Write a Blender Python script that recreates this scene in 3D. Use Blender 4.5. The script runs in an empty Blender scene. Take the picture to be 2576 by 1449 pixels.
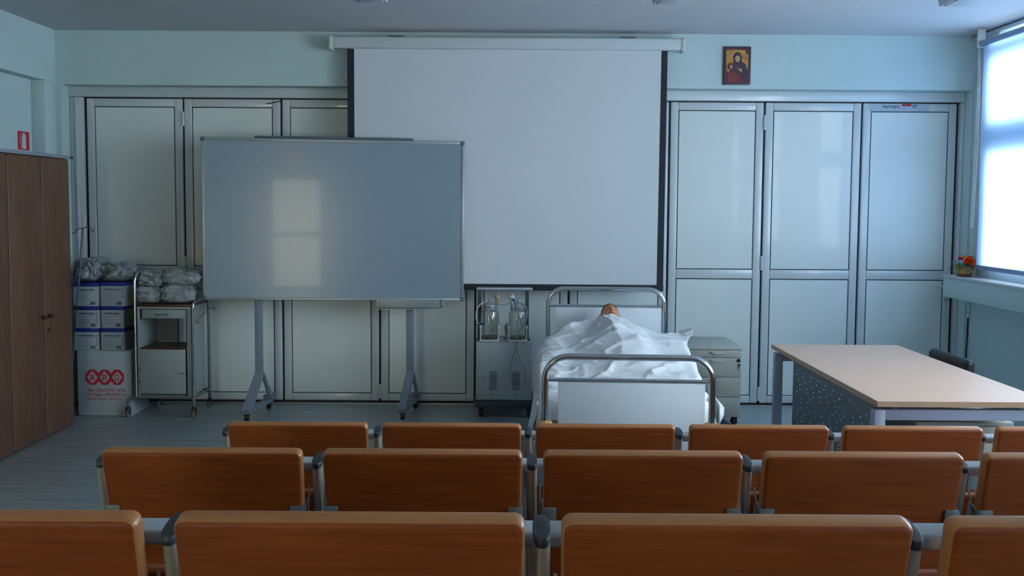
import bpy, bmesh, math, random
from mathutils import Vector, Matrix, noise, Euler
random.seed(7)
PI = math.pi
S = bpy.context.scene
COL = S.collection

# ------------------------------------------------------------------ camera
F_PX, CX, CY, W_PX, H_PX = 2300.0, 1288.0, 658.0, 2576.0, 1449.0
PITCH, ROLL, EYE = math.radians(3.55), 0.0066, 1.63
cam_d = bpy.data.cameras.new('camera')
cam = bpy.data.objects.new('camera', cam_d)
COL.objects.link(cam)
cam_d.sensor_width = 36.0
cam_d.lens = 36.0 * F_PX / W_PX
cam_d.shift_x = 0.0
cam_d.shift_y = -(H_PX / 2 - CY) / W_PX
cam_d.clip_start = 0.05
cam.matrix_world = Matrix.Translation((0, 0, EYE)) @ (Matrix.Rotation(PI / 2 - PITCH, 4, 'X') @ Matrix.Rotation(ROLL, 4, 'Z'))
S.camera = cam

# ------------------------------------------------------------------ world, light, exposure
S.view_settings.view_transform = 'Standard'
S.view_settings.look = 'None'
S.view_settings.gamma = 1.0
S.view_settings.use_curve_mapping = False
S.view_settings.exposure = 0.0
world = bpy.data.worlds.new('overcast_sky')
S.world = world
world.use_nodes = True
wn = world.node_tree.nodes['Background']
wn.inputs['Color'].default_value = (0.76, 0.905, 1.0, 1)
wn.inputs['Strength'].default_value = 22.0
S.cycles.max_bounces = 10
S.cycles.diffuse_bounces = 6
S.cycles.glossy_bounces = 5
S.cycles.transmission_bounces = 6
S.cycles.transparent_max_bounces = 12
S.cycles.sample_clamp_indirect = 4.0
S.cycles.caustics_reflective = False
S.cycles.caustics_refractive = False


# ------------------------------------------------------------------ helpers: materials
def mat(name, col, rough=0.5, metal=0.0, var=0.0, vscale=8.0, stretch=(1, 1, 1), bump=0.0, bscale=60.0,
        coat=0.0, spec=0.5, col2=None, trans=0.0, alpha=1.0, bdist=0.002):
    m = bpy.data.materials.new(name)
    m.use_nodes = True
    nt = m.node_tree
    b = nt.nodes['Principled BSDF']
    b.inputs['Base Color'].default_value = (*col, 1)
    b.inputs['Roughness'].default_value = rough
    b.inputs['Metallic'].default_value = metal
    b.inputs['Coat Weight'].default_value = coat
    b.inputs['Specular IOR Level'].default_value = spec
    b.inputs['Transmission Weight'].default_value = trans
    b.inputs['Alpha'].default_value = alpha
    tc = nt.nodes.new('ShaderNodeTexCoord')
    mp = nt.nodes.new('ShaderNodeMapping')
    mp.inputs['Scale'].default_value = stretch
    nt.links.new(tc.outputs['Object'], mp.inputs['Vector'])
    if var or col2:
        n = nt.nodes.new('ShaderNodeTexNoise')
        n.inputs['Scale'].default_value = vscale
        n.inputs['Detail'].default_value = 6
        n.inputs['Roughness'].default_value = 0.65
        nt.links.new(mp.outputs[0], n.inputs['Vector'])
        r = nt.nodes.new('ShaderNodeValToRGB')
        c2 = col2 or tuple(c * (1 - var) for c in col)
        r.color_ramp.elements[0].position = 0.35
        r.color_ramp.elements[1].position = 0.65
        r.color_ramp.elements[0].color = (*c2, 1)
        r.color_ramp.elements[1].color = (*col, 1)
        nt.links.new(n.outputs['Fac'], r.inputs['Fac'])
        nt.links.new(r.outputs[0], b.inputs['Base Color'])
    if bump:
        n = nt.nodes.new('ShaderNodeTexNoise')
        n.inputs['Scale'].default_value = bscale
        n.inputs['Detail'].default_value = 4
        nt.links.new(mp.outputs[0], n.inputs['Vector'])
        bp = nt.nodes.new('ShaderNodeBump')
        bp.inputs['Strength'].default_value = bump
        bp.inputs['Distance'].default_value = bdist
        nt.links.new(n.outputs['Fac'], bp.inputs['Height'])
        nt.links.new(bp.outputs[0], b.inputs['Normal'])
    return m


def emit(name, col, strength):
    m = bpy.data.materials.new(name)
    m.use_nodes = True
    nt = m.node_tree
    nt.nodes.remove(nt.nodes['Principled BSDF'])
    e = nt.nodes.new('ShaderNodeEmission')
    e.inputs['Color'].default_value = (*col, 1)
    e.inputs['Strength'].default_value = strength
    nt.links.new(e.outputs[0], nt.nodes['Material Output'].inputs['Surface'])
    return m


def thin_glass(name, tint=(1, 1, 1), gloss=0.08, rough=0.02):
    m = bpy.data.materials.new(name)
    m.use_nodes = True
    nt = m.node_tree
    nt.nodes.remove(nt.nodes['Principled BSDF'])
    t = nt.nodes.new('ShaderNodeBsdfTransparent')
    t.inputs['Color'].default_value = (*tint, 1)
    g = nt.nodes.new('ShaderNodeBsdfGlossy')
    g.inputs['Roughness'].default_value = rough
    f = nt.nodes.new('ShaderNodeLayerWeight')
    f.inputs['Blend'].default_value = 0.25
    mm = nt.nodes.new('ShaderNodeMath')
    mm.operation = 'MULTIPLY_ADD'
    mm.inputs[1].default_value = 0.55
    mm.inputs[2].default_value = gloss
    nt.links.new(f.outputs['Facing'], mm.inputs[0])
    x = nt.nodes.new('ShaderNodeMixShader')
    nt.links.new(mm.outputs[0], x.inputs[0])
    nt.links.new(t.outputs[0], x.inputs[1])
    nt.links.new(g.outputs[0], x.inputs[2])
    nt.links.new(x.outputs[0], nt.nodes['Material Output'].inputs['Surface'])
    return m


def fabric_blind(name, col_t, col_d):
    m = bpy.data.materials.new(name)
    m.use_nodes = True
    nt = m.node_tree
    nt.nodes.remove(nt.nodes['Principled BSDF'])
    t = nt.nodes.new('ShaderNodeBsdfTranslucent')
    t.inputs['Color'].default_value = (*col_t, 1)
    d = nt.nodes.new('ShaderNodeBsdfDiffuse')
    d.inputs['Color'].default_value = (*col_d, 1)
    a = nt.nodes.new('ShaderNodeAddShader')
    nt.links.new(t.outputs[0], a.inputs[0])
    nt.links.new(d.outputs[0], a.inputs[1])
    nt.links.new(a.outputs[0], nt.nodes['Material Output'].inputs['Surface'])
    return m


def plastic_film(name, col, tr=0.35, rough=0.18):
    m = bpy.data.materials.new(name)
    m.use_nodes = True
    nt = m.node_tree
    b = nt.nodes['Principled BSDF']
    b.inputs['Base Color'].default_value = (*col, 1)
    b.inputs['Roughness'].default_value = rough
    b.inputs['Specular IOR Level'].default_value = 0.8
    tc = nt.nodes.new('ShaderNodeTexCoord')
    n = nt.nodes.new('ShaderNodeTexNoise')
    n.inputs['Scale'].default_value = 14
    n.inputs['Detail'].default_value = 5
    n.inputs['Distortion'].default_value = 1.2
    nt.links.new(tc.outputs['Object'], n.inputs['Vector'])
    r = nt.nodes.new('ShaderNodeValToRGB')
    r.color_ramp.elements[0].position = 0.3
    r.color_ramp.elements[1].position = 0.7
    r.color_ramp.elements[0].color = (*[c * 0.55 for c in col], 1)
    r.color_ramp.elements[1].color = (*col, 1)
    nt.links.new(n.outputs['Fac'], r.inputs['Fac'])
    nt.links.new(r.outputs[0], b.inputs['Base Color'])
    bp = nt.nodes.new('ShaderNodeBump')
    bp.inputs['Strength'].default_value = 0.7
    bp.inputs['Distance'].default_value = 0.012
    nt.links.new(n.outputs['Fac'], bp.inputs['Height'])
    nt.links.new(bp.outputs[0], b.inputs['Normal'])
    t = nt.nodes.new('ShaderNodeBsdfTransparent')
    x = nt.nodes.new('ShaderNodeMixShader')
    x.inputs[0].default_value = tr
    nt.links.new(b.outputs[0], x.inputs[1])
    nt.links.new(t.outputs[0], x.inputs[2])
    nt.links.new(x.outputs[0], nt.nodes['Material Output'].inputs['Surface'])
    return m


M = {}
M['wall'] = mat('mint_wall_paint', (0.62, 0.77, 0.77), 0.6, var=0.05, vscale=2.5, bump=0.15, bscale=250)
M['ceiling'] = mat('white_ceiling_paint', (0.70, 0.70, 0.73), 0.8, var=0.04, vscale=1.5)
M['alu_white'] = mat('white_lacquered_aluminium', (0.70, 0.75, 0.76), 0.22, var=0.03, vscale=3, coat=0.3)
M['panel'] = mat('glossy_white_laminate', (0.87, 0.93, 0.90), 0.32, var=0.03, vscale=1.2, coat=0.2)
M['gasket'] = mat('black_rubber_gasket', (0.006, 0.008, 0.012), 0.6)
M['floor'] = mat('grey_vinyl_planks', (0.36, 0.41, 0.43), 0.25, col2=(0.27, 0.31, 0.33), vscale=3.0, stretch=(0.5, 5, 1), bump=0.1, bscale=18, spec=0.6)
M['floor_joint'] = mat('vinyl_plank_joint', (0.13, 0.16, 0.17), 0.5)
M['screen'] = mat('matte_white_screen_cloth', (0.74, 0.78, 0.82), 0.85, var=0.02, vscale=2)
M['black'] = mat('matte_black_cloth', (0.010, 0.012, 0.02), 0.75)
M['blackplastic'] = mat('black_plastic', (0.025, 0.03, 0.042), 0.42, bump=0.1, bscale=300)
M['case'] = mat('white_screen_case', (0.66, 0.70, 0.73), 0.45)
M['casecap'] = mat('cream_end_cap', (0.66, 0.69, 0.64), 0.45)
M['board'] = mat('glossy_whiteboard_enamel', (0.27, 0.335, 0.39), 0.21, var=0.04, vscale=1.5, coat=0.15)
M['alu'] = mat('brushed_aluminium', (0.42, 0.46, 0.48), 0.38, metal=0.6)
M['greymetal'] = mat('grey_painted_steel', (0.20, 0.245, 0.285), 0.45)
M['greycap'] = mat('dark_grey_corner_plastic', (0.09, 0.12, 0.14), 0.5)
M['chrome'] = mat('polished_chrome', (0.72, 0.75, 0.78), 0.09, metal=1.0)
M['satin'] = mat('satin_post_aluminium', (0.55, 0.53, 0.48), 0.34, metal=0.6)
M['railgrey'] = mat('light_grey_enamel', (0.40, 0.44, 0.47), 0.35)
M['bracket'] = mat('cast_grey_bracket', (0.24, 0.26, 0.27), 0.45, metal=0.4)
M['bed_panel'] = mat('pale_blue_laminate', (0.80, 0.86, 0.90), 0.4, var=0.02)
M['sheet'] = mat('white_cotton_sheet', (0.90, 0.91, 0.92), 0.9, bump=0.45, bscale=70, bdist=0.004)
M['sheet_in'] = mat('white_cotton_underside', (0.72, 0.77, 0.80), 0.9)
M['mattress'] = mat('pale_mattress_cover', (0.55, 0.58, 0.60), 0.8)
M['pillow'] = mat('white_pillowcase', (0.78, 0.81, 0.84), 0.9)
M['skin'] = mat('tan_mannequin_vinyl', (0.58, 0.235, 0.12), 0.42, var=0.12, vscale=9)
M['hair'] = mat('dark_brown_hair', (0.035, 0.013, 0.010), 0.6, bump=0.5, bscale=90)
M['lips'] = mat('brownish_red_lips', (0.33, 0.085, 0.055), 0.5)
M['dark_line'] = mat('dark_crease_line', (0.08, 0.025, 0.02), 0.7)
M['bumper'] = mat('ochre_rubber_bumper', (0.62, 0.34, 0.10), 0.45)
M['cream'] = mat('cream_grey_laminate', (0.48, 0.48, 0.40), 0.5, var=0.03)
M['cream_top'] = mat('cream_grey_top', (0.46, 0.47, 0.41), 0.5)
M['trolley'] = mat('grey_green_enamel', (0.31, 0.36, 0.36), 0.45, var=0.12, vscale=5)
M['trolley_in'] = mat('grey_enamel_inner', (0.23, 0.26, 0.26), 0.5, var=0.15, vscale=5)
M['brown_top'] = mat('brown_laminate', (0.085, 0.032, 0.018), 0.3, var=0.3, vscale=10)
M['frame_tube'] = mat('worn_grey_tube', (0.22, 0.25, 0.24), 0.35, metal=0.5, var=0.3, vscale=25)
M['rust'] = mat('rusty_caster_fork', (0.05, 0.022, 0.018), 0.6)
M['wheel'] = mat('black_rubber_wheel', (0.012, 0.013, 0.016), 0.5)
M['wheel_hub'] = mat('grey_wheel_hub', (0.18, 0.19, 0.19), 0.5)
M['carton'] = mat('white_cardboard', (0.42, 0.475, 0.51), 0.8, var=0.05, vscale=4)
M['card_side'] = mat('cardboard_side', (0.31, 0.33, 0.31), 0.85)
M['blue'] = mat('blue_lid_print', (0.012, 0.022, 0.20), 0.5)
M['red'] = mat('red_print', (0.50, 0.012, 0.03), 0.6)
M['navy'] = mat('navy_print', (0.035, 0.045, 0.16), 0.6)
M['inkgrey'] = mat('faint_blue_print', (0.20, 0.24, 0.35), 0.7)
M['inkblue'] = mat('blue_grey_print_block', (0.10, 0.13, 0.24), 0.7)
M['film'] = plastic_film('clear_plastic_wrap', (0.46, 0.53, 0.55), 0.18)
M['film_dim'] = plastic_film('dusty_clear_plastic', (0.38, 0.45, 0.48), 0.15, 0.25)
M['gauze'] = mat('folded_gauze_contents', (0.40, 0.40, 0.42), 0.9, var=0.35, vscale=18)
M['walnut'] = mat('walnut_laminate', (0.17, 0.082, 0.044), 0.42, col2=(0.10, 0.045, 0.024), vscale=6, stretch=(14, 14, 0.7))
M['walnut_top'] = mat('grey_cabinet_top', (0.30, 0.34, 0.40), 0.45)
M['seam'] = mat('pale_edge_banding', (0.26, 0.22, 0.18), 0.5)
M['knob'] = mat('bronze_knob', (0.05, 0.03, 0.02), 0.35, metal=0.7)
M['cherry'] = mat('cherry_veneer', (0.27, 0.055, 0.006), 0.5, col2=(0.19, 0.033, 0.003), vscale=5, stretch=(0.9, 3, 16), spec=0.3)
M['cherry_edge'] = mat('lacquered_cherry_edge', (0.40, 0.155, 0.042), 0.36, var=0.12, vscale=6, stretch=(1, 4, 4), coat=0.2)
M['beech'] = mat('beech_desktop', (0.62, 0.42, 0.31), 0.42, col2=(0.57, 0.385, 0.285), vscale=4, stretch=(9, 0.8, 1))
M['beech_edge'] = mat('beech_edge_band', (0.44, 0.27, 0.17), 0.5)
M['lilac'] = mat('silver_lilac_steel', (0.36, 0.39, 0.50), 0.35)
M['perf'] = mat('dark_grey_perforated_steel', (0.105, 0.13, 0.15), 0.45)
M['leather'] = mat('black_leatherette', (0.008, 0.009, 0.012), 0.5, spec=0.3, bump=0.25, bscale=120)
M['sill'] = mat('mint_sill_paint', (0.62, 0.77, 0.77), 0.5)
M['sill_top'] = mat('white_marble_sill', (0.75, 0.76, 0.74), 0.3)
M['pvc'] = mat('white_window_profile', (0.62, 0.66, 0.68), 0.35)
M['glass'] = thin_glass('window_glass')
M['film_glass'] = thin_glass('window_glass_with_sun_film', (0.60, 0.64, 0.68))  # tint added only to weaken daylight leaking around the first blind
M['film_glass_dense'] = thin_glass('slot_glass_with_sun_film', (0.12, 0.135, 0.15))  # darker added tint, keeps slot daylight from flooding the wall beside it
M['jar'] = thin_glass('jar_glass', (0.86, 0.90, 0.88), 0.10, 0.03)
M['tube'] = mat('clear_grey_hose', (0.55, 0.58, 0.55), 0.25, alpha=0.75)
M['fluid'] = mat('dirty_residue', (0.20, 0.16, 0.11), 0.4)
M['machine'] = mat('white_blue_enamel', (0.50, 0.56, 0.60), 0.35, var=0.03)
M['machine_dark'] = mat('dark_slate_steel', (0.028, 0.042, 0.055), 0.45)
M['slot'] = mat('dark_slot', (0.05, 0.06, 0.065), 0.7)
M['yellowed'] = mat('yellowed_plastic', (0.45, 0.38, 0.24), 0.4)
M['whiteplastic'] = mat('white_plastic', (0.78, 0.79, 0.77), 0.4)
M['basket'] = mat('wicker_gold', (0.62, 0.36, 0.10), 0.5, col2=(0.28, 0.12, 0.03), vscale=45)
M['basket_rim'] = mat('dark_red_wicker', (0.14, 0.025, 0.02), 0.5)
M['fern'] = mat('fern_green', (0.07, 0.24, 0.05), 0.5, var=0.4, vscale=30)
M['fern_dark'] = mat('dark_leaf_green', (0.025, 0.075, 0.035), 0.5)
M['orange_petal'] = mat('orange_red_petals', (0.90, 0.085, 0.01), 0.55, var=0.3, vscale=60)
M['red_petal'] = mat('crimson_petals', (0.55, 0.01, 0.03), 0.55)
M['yellow_petal'] = mat('yellow_petals', (0.75, 0.45, 0.03), 0.55)
M['violet_petal'] = mat('pale_violet_petals', (0.45, 0.42, 0.60), 0.55)
M['blind'] = fabric_blind('blue_blind_fabric', (0.50, 0.60, 0.74), (0.28, 0.37, 0.50))
M['blind_dense'] = fabric_blind('dense_blue_blind_fabric', (0.20, 0.255, 0.34), (0.26, 0.36, 0.50))
M['blindbar'] = mat('blue_grey_bar', (0.20, 0.28, 0.42), 0.4)
M['cord'] = mat('white_bead_cord', (0.8, 0.85, 0.82), 0.4)
M['lampwhite'] = mat('white_lamp_housing', (0.60, 0.64, 0.70), 0.5)
M['warm'] = emit('warm_lit_glass', (0.98, 0.93, 0.62), 8.5)
M['redlamp'] = emit('red_sign_light', (1.0, 0.25, 0.12), 5.0)
M['paper'] = mat('cream_paper', (0.95, 0.93, 0.70), 0.8)  # bright cream standing in for a light reflection on a door panel
M['gold'] = mat('gold_ground', (0.62, 0.33, 0.05), 0.5, col2=(0.34, 0.10, 0.03), vscale=22)
M['maroon'] = mat('maroon_paint', (0.10, 0.012, 0.022), 0.5, var=0.35, vscale=25)
M['purple'] = mat('dark_purple_paint', (0.055, 0.010, 0.035), 0.5, var=0.4, vscale=18)
M['brickred'] = mat('brick_red_paint', (0.26, 0.025, 0.018), 0.5, var=0.5, vscale=30)
M['ochre'] = mat('pale_ochre_paint', (0.58, 0.40, 0.18), 0.5, var=0.25, vscale=30)
M['navyframe'] = mat('navy_picture_edge', (0.012, 0.015, 0.045), 0.5)
M['tier'] = mat('grey_tier_vinyl', (0.07, 0.085, 0.09), 0.6, var=0.2, vscale=6)


# ------------------------------------------------------------------ helpers: meshes
class MB:
    def __init__(self):
        self.v, self.f, self.mi = [], [], []

    def add(self, vs, fs, mi=0):
        o = len(self.v)
        self.v += [tuple(p) for p in vs]
        self.f += [tuple(i + o for i in f) for f in fs]
        self.mi += [mi] * len(fs)
        return self

    def bm(self, bm, mi=0):
        bm.verts.ensure_lookup_table()
        vs = [v.co.copy() for v in bm.verts]
        fs = [[v.index for v in f.verts] for f in bm.faces]
        bm.free()
        return self.add(vs, fs, mi)

    def box(self, x0, x1, y0, y1, z0, z1, bev=0.0, mi=0, seg=2, rot=None, piv=None):
        b = bmesh.new()
        bmesh.ops.create_cube(b, size=1.0)
        for v in b.verts:
            v.co = Vector(((x0 + x1) / 2 + v.co.x * (x1 - x0), (y0 + y1) / 2 + v.co.y * (y1 - y0), (z0 + z1) / 2 + v.co.z * (z1 - z0)))
        if bev:
            bmesh.ops.bevel(b, geom=b.edges[:], offset=bev, segments=seg, profile=0.5, affect='EDGES', clamp_overlap=True)
        if rot is not None:
            p = Vector(piv) if piv else Vector(((x0 + x1) / 2, (y0 + y1) / 2, (z0 + z1) / 2))
            R = Euler(rot).to_matrix()
            for v in b.verts:
                v.co = R @ (v.co - p) + p
        b.verts.index_update()
        return self.bm(b, mi)

    def prism(self, pts, axis, a, b_, mi=0):
        """extrude a 2D outline: axis 'y' -> pts are (x,z); 'x' -> (y,z); 'z' -> (x,y)"""
        def P(p, t):
            return {'y': (p[0], t, p[1]), 'x': (t, p[0], p[1]), 'z': (p[0], p[1], t)}[axis]
        n = len(pts)
        vs = [P(p, a) for p in pts] + [P(p, b_) for p in pts]
        fs = [tuple(range(n)), tuple(range(2 * n - 1, n - 1, -1))]
        fs += [(i, (i + 1) % n, n + (i + 1) % n, n + i) for i in range(n)]
        return self.add(vs, fs, mi)

    def tube(self, pts, r, n=10, closed=False, mi=0, sx=1.0, cap=True):
        pts = [Vector(p) for p in pts]
        rs = r if isinstance(r, (list, tuple)) else [r] * len(pts)
        N = len(pts)
        t0 = (pts[1] - pts[0]).normalized()
        up = Vector((0, 0, 1)) if abs(t0.z) < 0.9 else Vector((0, 1, 0))
        nrm = (up - t0 * up.dot(t0)).normalized()
        vs, fs = [], []
        for i, p in enumerate(pts):
            if closed:
                t = (pts[(i + 1) % N] - pts[i - 1]).normalized()
            else:
                t = ((pts[min(i + 1, N - 1)] - pts[max(i - 1, 0)])).normalized()
            nrm = (nrm - t * nrm.dot(t)).normalized()
            bi = t.cross(nrm)
            for k in range(n):
                a = 2 * PI * k / n
                vs.append(p + (nrm * math.cos(a) + bi * math.sin(a) * sx) * rs[i])
        m = N if closed else N - 1
        for i in range(m):
            for k in range(n):
                a, b_ = i * n + k, i * n + (k + 1) % n
                c, d = ((i + 1) % N) * n + (k + 1) % n, ((i + 1) % N) * n + k
                fs.append((a, d, c, b_))
        if not closed and cap:
            fs.append(tuple(range(n)))
            fs.append(tuple(range((N - 1) * n + n - 1, (N - 1) * n - 1, -1)))
        return self.add(vs, fs, mi)

    def lathe(self, prof, c=(0, 0, 0), n=24, mi=0, axis='z', sx=1.0, sy=1.0):
        vs, fs = [], []
        for (r, z) in prof:
            for k in range(n):
                a = 2 * PI * k / n
                x, y = r * math.cos(a) * sx, r * math.sin(a) * sy
                p = (x, y, z) if axis == 'z' else ((z, x, y) if axis == 'x' else (x, z, y))
                vs.append((p[0] + c[0], p[1] + c[1], p[2] + c[2]))
        for i in range(len(prof) - 1):
            for k in range(n):
                q = (i * n + k, i * n + (k + 1) % n, (i + 1) * n + (k + 1) % n, (i + 1) * n + k)
                fs.append(q)
        fs.append(tuple(range(n - 1, -1, -1)))
        L = (len(prof) - 1) * n
        fs.append(tuple(range(L, L + n)))
        return self.add(vs, fs, mi)

    def quad(self, a, b, c, d, mi=0):
        return self.add([a, b, c, d], [(0, 1, 2, 3)], mi)

    def build(self, name, mats, parent=None, smooth=35, kind=None, label=None, fix=True):
        me = bpy.data.meshes.new(name)
        me.from_pydata(self.v, [], self.f)
        ms = mats if isinstance(mats, (list, tuple)) else [mats]
        for m in ms:
            me.materials.append(m)
        if len(ms) > 1:
            me.polygons.foreach_set('material_index', self.mi)
        if fix:
            b = bmesh.new()
            b.from_mesh(me)
            bmesh.ops.recalc_face_normals(b, faces=b.faces[:])
            b.to_mesh(me)
            b.free()
        if smooth:
            me.shade_smooth()
            me.set_sharp_from_angle(angle=math.radians(smooth))
        me.update()
        o = bpy.data.objects.new(name, me)
        COL.objects.link(o)
        if parent:
            o.parent = parent
        if kind:
            o['kind'] = kind
        if label:
            o['label'] = label
        return o


def tag(o, label=None, cat=None, group=None, kind=None):
    if label:
        o['label'] = label
    if cat:
        o['category'] = cat
    if group:
        o['group'] = group
    if kind:
        o['kind'] = kind
    return o


def thing(name, label, cat, loc=(0, 0, 0), rz=0.0, group=None, rot=None):
    o = bpy.data.objects.new(name, None)
    o.empty_display_size = 0.1
    COL.objects.link(o)
    o.location = loc
    o.rotation_euler = rot if rot else (0, 0, rz)
    return tag(o, label, cat, group)


def kids(o):
    return [c for c in bpy.data.objects if c.parent == o]


def copy_tree(o, tree, parent=None):
    c = o.copy()
    COL.objects.link(c)
    c.parent = parent
    for ch in tree.get(o.name, []):
        copy_tree(ch, tree, c)
    return c


def tree_of(o):
    t = {}
    for x in bpy.data.objects:
        if x.parent:
            t.setdefault(x.parent.name, []).append(x)
    return t


def text_mesh(s, size, extrude=0.0003, bold=False, sx=1.0):
    cu = bpy.data.curves.new('lettering', 'FONT')
    cu.body = s
    cu.size = size
    cu.extrude = extrude
    cu.resolution_u = 3
    if bold:
        cu.offset = size * 0.012
    tmp = bpy.data.objects.new('lettering', cu)
    COL.objects.link(tmp)
    dg = bpy.context.evaluated_depsgraph_get()
    dg.update()
    me = bpy.data.meshes.new_from_object(tmp.evaluated_get(dg))
    bpy.data.objects.remove(tmp)
    vs = [v.co.copy() for v in me.vertices]
    fs = [tuple(p.vertices) for p in me.polygons]
    w = max([v.x for v in vs]) if vs else 0
    x0 = min([v.x for v in vs]) if vs else 0
    for v in vs:
        v.x = (v.x - x0) * sx
    return vs, fs, (w - x0) * sx


def put_text(mb, s, x, y, z, width=None, size=0.02, bold=False, mi=0, plane='y'):
    """flat lettering facing -Y (plane 'y'), lower-left corner at x,z on the plane y"""
    vs, fs, w = text_mesh(s, size, bold=bold)
    k = (width / w) if width and w else 1.0
    mb.add([(x + v.x * k, y - v.z, z + v.y) for v in vs], fs, mi)
    return mb


def arc(c, r, a0, a1, n, plane='xz'):
    out = []
    for i in range(n + 1):
        a = a0 + (a1 - a0) * i / n
        if plane == 'xz':
            out.append((c[0] + r * math.cos(a), c[1], c[2] + r * math.sin(a)))
        elif plane == 'yz':
            out.append((c[0], c[1] + r * math.cos(a), c[2] + r * math.sin(a)))
        else:
            out.append((c[0] + r * math.cos(a), c[1] + r * math.sin(a), c[2]))
    return out


def catmull(p, t):
    n = len(p) - 1
    x = max(0.0, min(0.99999, t)) * n
    i = int(x)
    u = x - i
    a, b, c, d = p[max(i - 1, 0)], p[i], p[i + 1], p[min(i + 2, n)]
    return tuple(0.5 * ((2 * b[k]) + (-a[k] + c[k]) * u + (2 * a[k] - 5 * b[k] + 4 * c[k] - d[k]) * u * u + (-a[k] + 3 * b[k] - 3 * c[k] + d[k]) * u ** 3) for k in range(len(b)))


def spline(pts, n):
    return [catmull(pts, i / n) for i in range(n + 1)]


# ------------------------------------------------------------------ room
XL, XR, YW, YD, YR, ZC = -3.587, 3.62, 7.24, 7.40, -3.0, 2.97
XLR = -3.69
ZH = 2.55        # underside of the beam over the folding doors

# floor: vinyl planks close to the viewer's sight as pieces
fl = MB().box(-3.95, 3.95, YR - 0.2, 7.9, -0.10, -0.004).build('floor', M['floor_joint'], kind='structure')
pw, plen = 0.18, 1.20
pm = MB().box(0, plen - 0.0025, 0, pw - 0.0025, -0.006, 0.0)
first = None
rows = 0
y = 3.2
r_i = 0
while y < 7.40:
    off = (r_i * 0.47) % plen
    x = -3.80 - off
    while x < 3.70:
        x0, x1 = max(x, -3.80), min(x + plen, 3.75)
        if x1 - x0 > 0.1:
            full = x1 - x0 > plen - 0.001
            if full and first:
                o = first.copy()
                COL.objects.link(o)
                o.location = (x0, y, 0)
            else:
                o = MB().box(0, x1 - x0 - 0.0025, 0, pw - 0.0025, -0.006, 0.0).build('plank', M['floor'], fl)
                o.location = (x0, y, 0)
                if full:
                    first = o
            rows += 1
        x += plen
    y += pw
    r_i += 1
MB().box(-3.80, 3.75, YR, 3.198, -0.006, 0.0).build('plank', M['floor'], fl)

ce = MB().box(-3.95, 3.95, YR - 0.2, 7.9, ZC, ZC + 0.12).build('ceiling', M['ceiling'], kind='structure')

# wall with the folding doors: beam above, piers at both sides
wb = MB()
wb.box(-3.95, 3.95, YW, 7.62, ZH, ZC)
wb.box(-3.95, -3.545, YW, 7.62, 0, ZH)
wb.box(3.605, 3.95, YW, 7.62, 0, ZH)
wb.box(-3.6, 3.7, 7.50, 7.62, 0, ZH)
wb.build('wall_back', M['wall'], kind='structure')
wl = MB()
wl.box(-3.95, XL, YR, YW, 2.56, ZC)
wl.box(-3.95, XLR, YR, YW, 0, 2.56)
wl.box(XLR, XL, 7.06, YW, 0, 2.56, bev=0.004)
wl.build('wall_left', M['wall'], kind='structure')
MB().box(-3.95, 3.95, YR - 0.2, YR, 0, ZC).build('wall_rear', M['wall'], kind='structure')

# right wall: parapet, lintel, piers between windows
WIN = [(5.02, 7.16), (2.72, 4.80), (0.42, 2.50), (-2.40, 0.20)]
wr = MB()
wr.box(XR, 3.95, YR, 7.5, 0, 1.08)
ys = sorted([p for w in WIN for p in w])
edges = [YR] + ys
for i in range(0, len(edges) - 1, 2):
    wr.box(XR, 3.95, edges[i], edges[i + 1], 1.08, 2.955)
wr.box(XR, 3.95, 7.16, 7.5, 1.08, 2.56)
wr.box(XR, 3.95, 7.245, 7.5, 2.56, 2.955)
wr.box(XR, 3.95, YR, 7.5, 2.955, ZC)
wr.build('wall_right', M['wall'], kind='structure')

sill = MB().box(3.425, 3.66, YR, YW - 0.002, 0.928, 1.085, bev=0.003).build('sill_right', M['sill'], kind='structure')
MB().box(3.415, 3.93, YR, YW - 0.002, 1.085, 1.102, bev=0.002).build('sill_top', M['sill_top'], sill)

for k, (a, b) in enumerate(WIN):
    w = bpy.data.objects.new('window_%d' % (k + 1), None)
    COL.objects.link(w)
    w['kind'] = 'structure'
    top = 2.955
    b2 = 7.24 if k == 0 else b
    if k == 0:
        bars = [(a, 7.16, 1.10, 1.17), (a, 7.243, 2.925, top), (a, a + 0.10, 1.17, 2.925), (6.82, 7.08, 1.17, 2.925), (7.08, 7.158, 1.17, 2.56),
                (5.86, 5.96, 1.17, 2.925), (a + 0.10, 6.82, 2.03, 2.27), (a + 0.10, 6.82, 2.72, 2.82)]
        panes = [(y0, y1, z0, z1) for (y0, y1) in ((a + 0.10, 5.86), (5.96, 6.82)) for (z0, z1) in ((1.17, 2.03), (2.27, 2.72), (2.82, 2.925))] + [(7.08, 7.243, 2.56, 2.925)]
    else:
        bars = [(a, b, 1.10, 1.17), (a, b, 2.90, top), (a, a + 0.10, 1.17, 2.9), (b - 0.10, b, 1.17, 2.9), ((a + b) / 2 - 0.05, (a + b) / 2 + 0.05, 1.17, 2.9), (a + 0.07, b - 0.07, 2.08, 2.26)]
        panes = [(y0, y1, z0, z1) for (y0, y1) in ((a + 0.10, (a + b) / 2 - 0.05), ((a + b) / 2 + 0.05, b - 0.10)) for (z0, z1) in ((1.17, 2.08), (2.26, 2.9))]
    X0, X1 = (3.575, 3.675) if k == 0 else (3.61, 3.68)
    for (y0, y1, z0, z1) in bars:
        MB().box(X0, X1, y0, y1, z0, z1, bev=0.006).build('window_frame', M['pvc'], w)
    for (y0, y1, z0, z1) in panes:
        MB().box(3.640, 3.646, y0, y1, z0, z1).build('pane', (M['film_glass_dense'] if y1 > 7.2 else M['film_glass']) if k == 0 else M['glass'], w)

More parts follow.
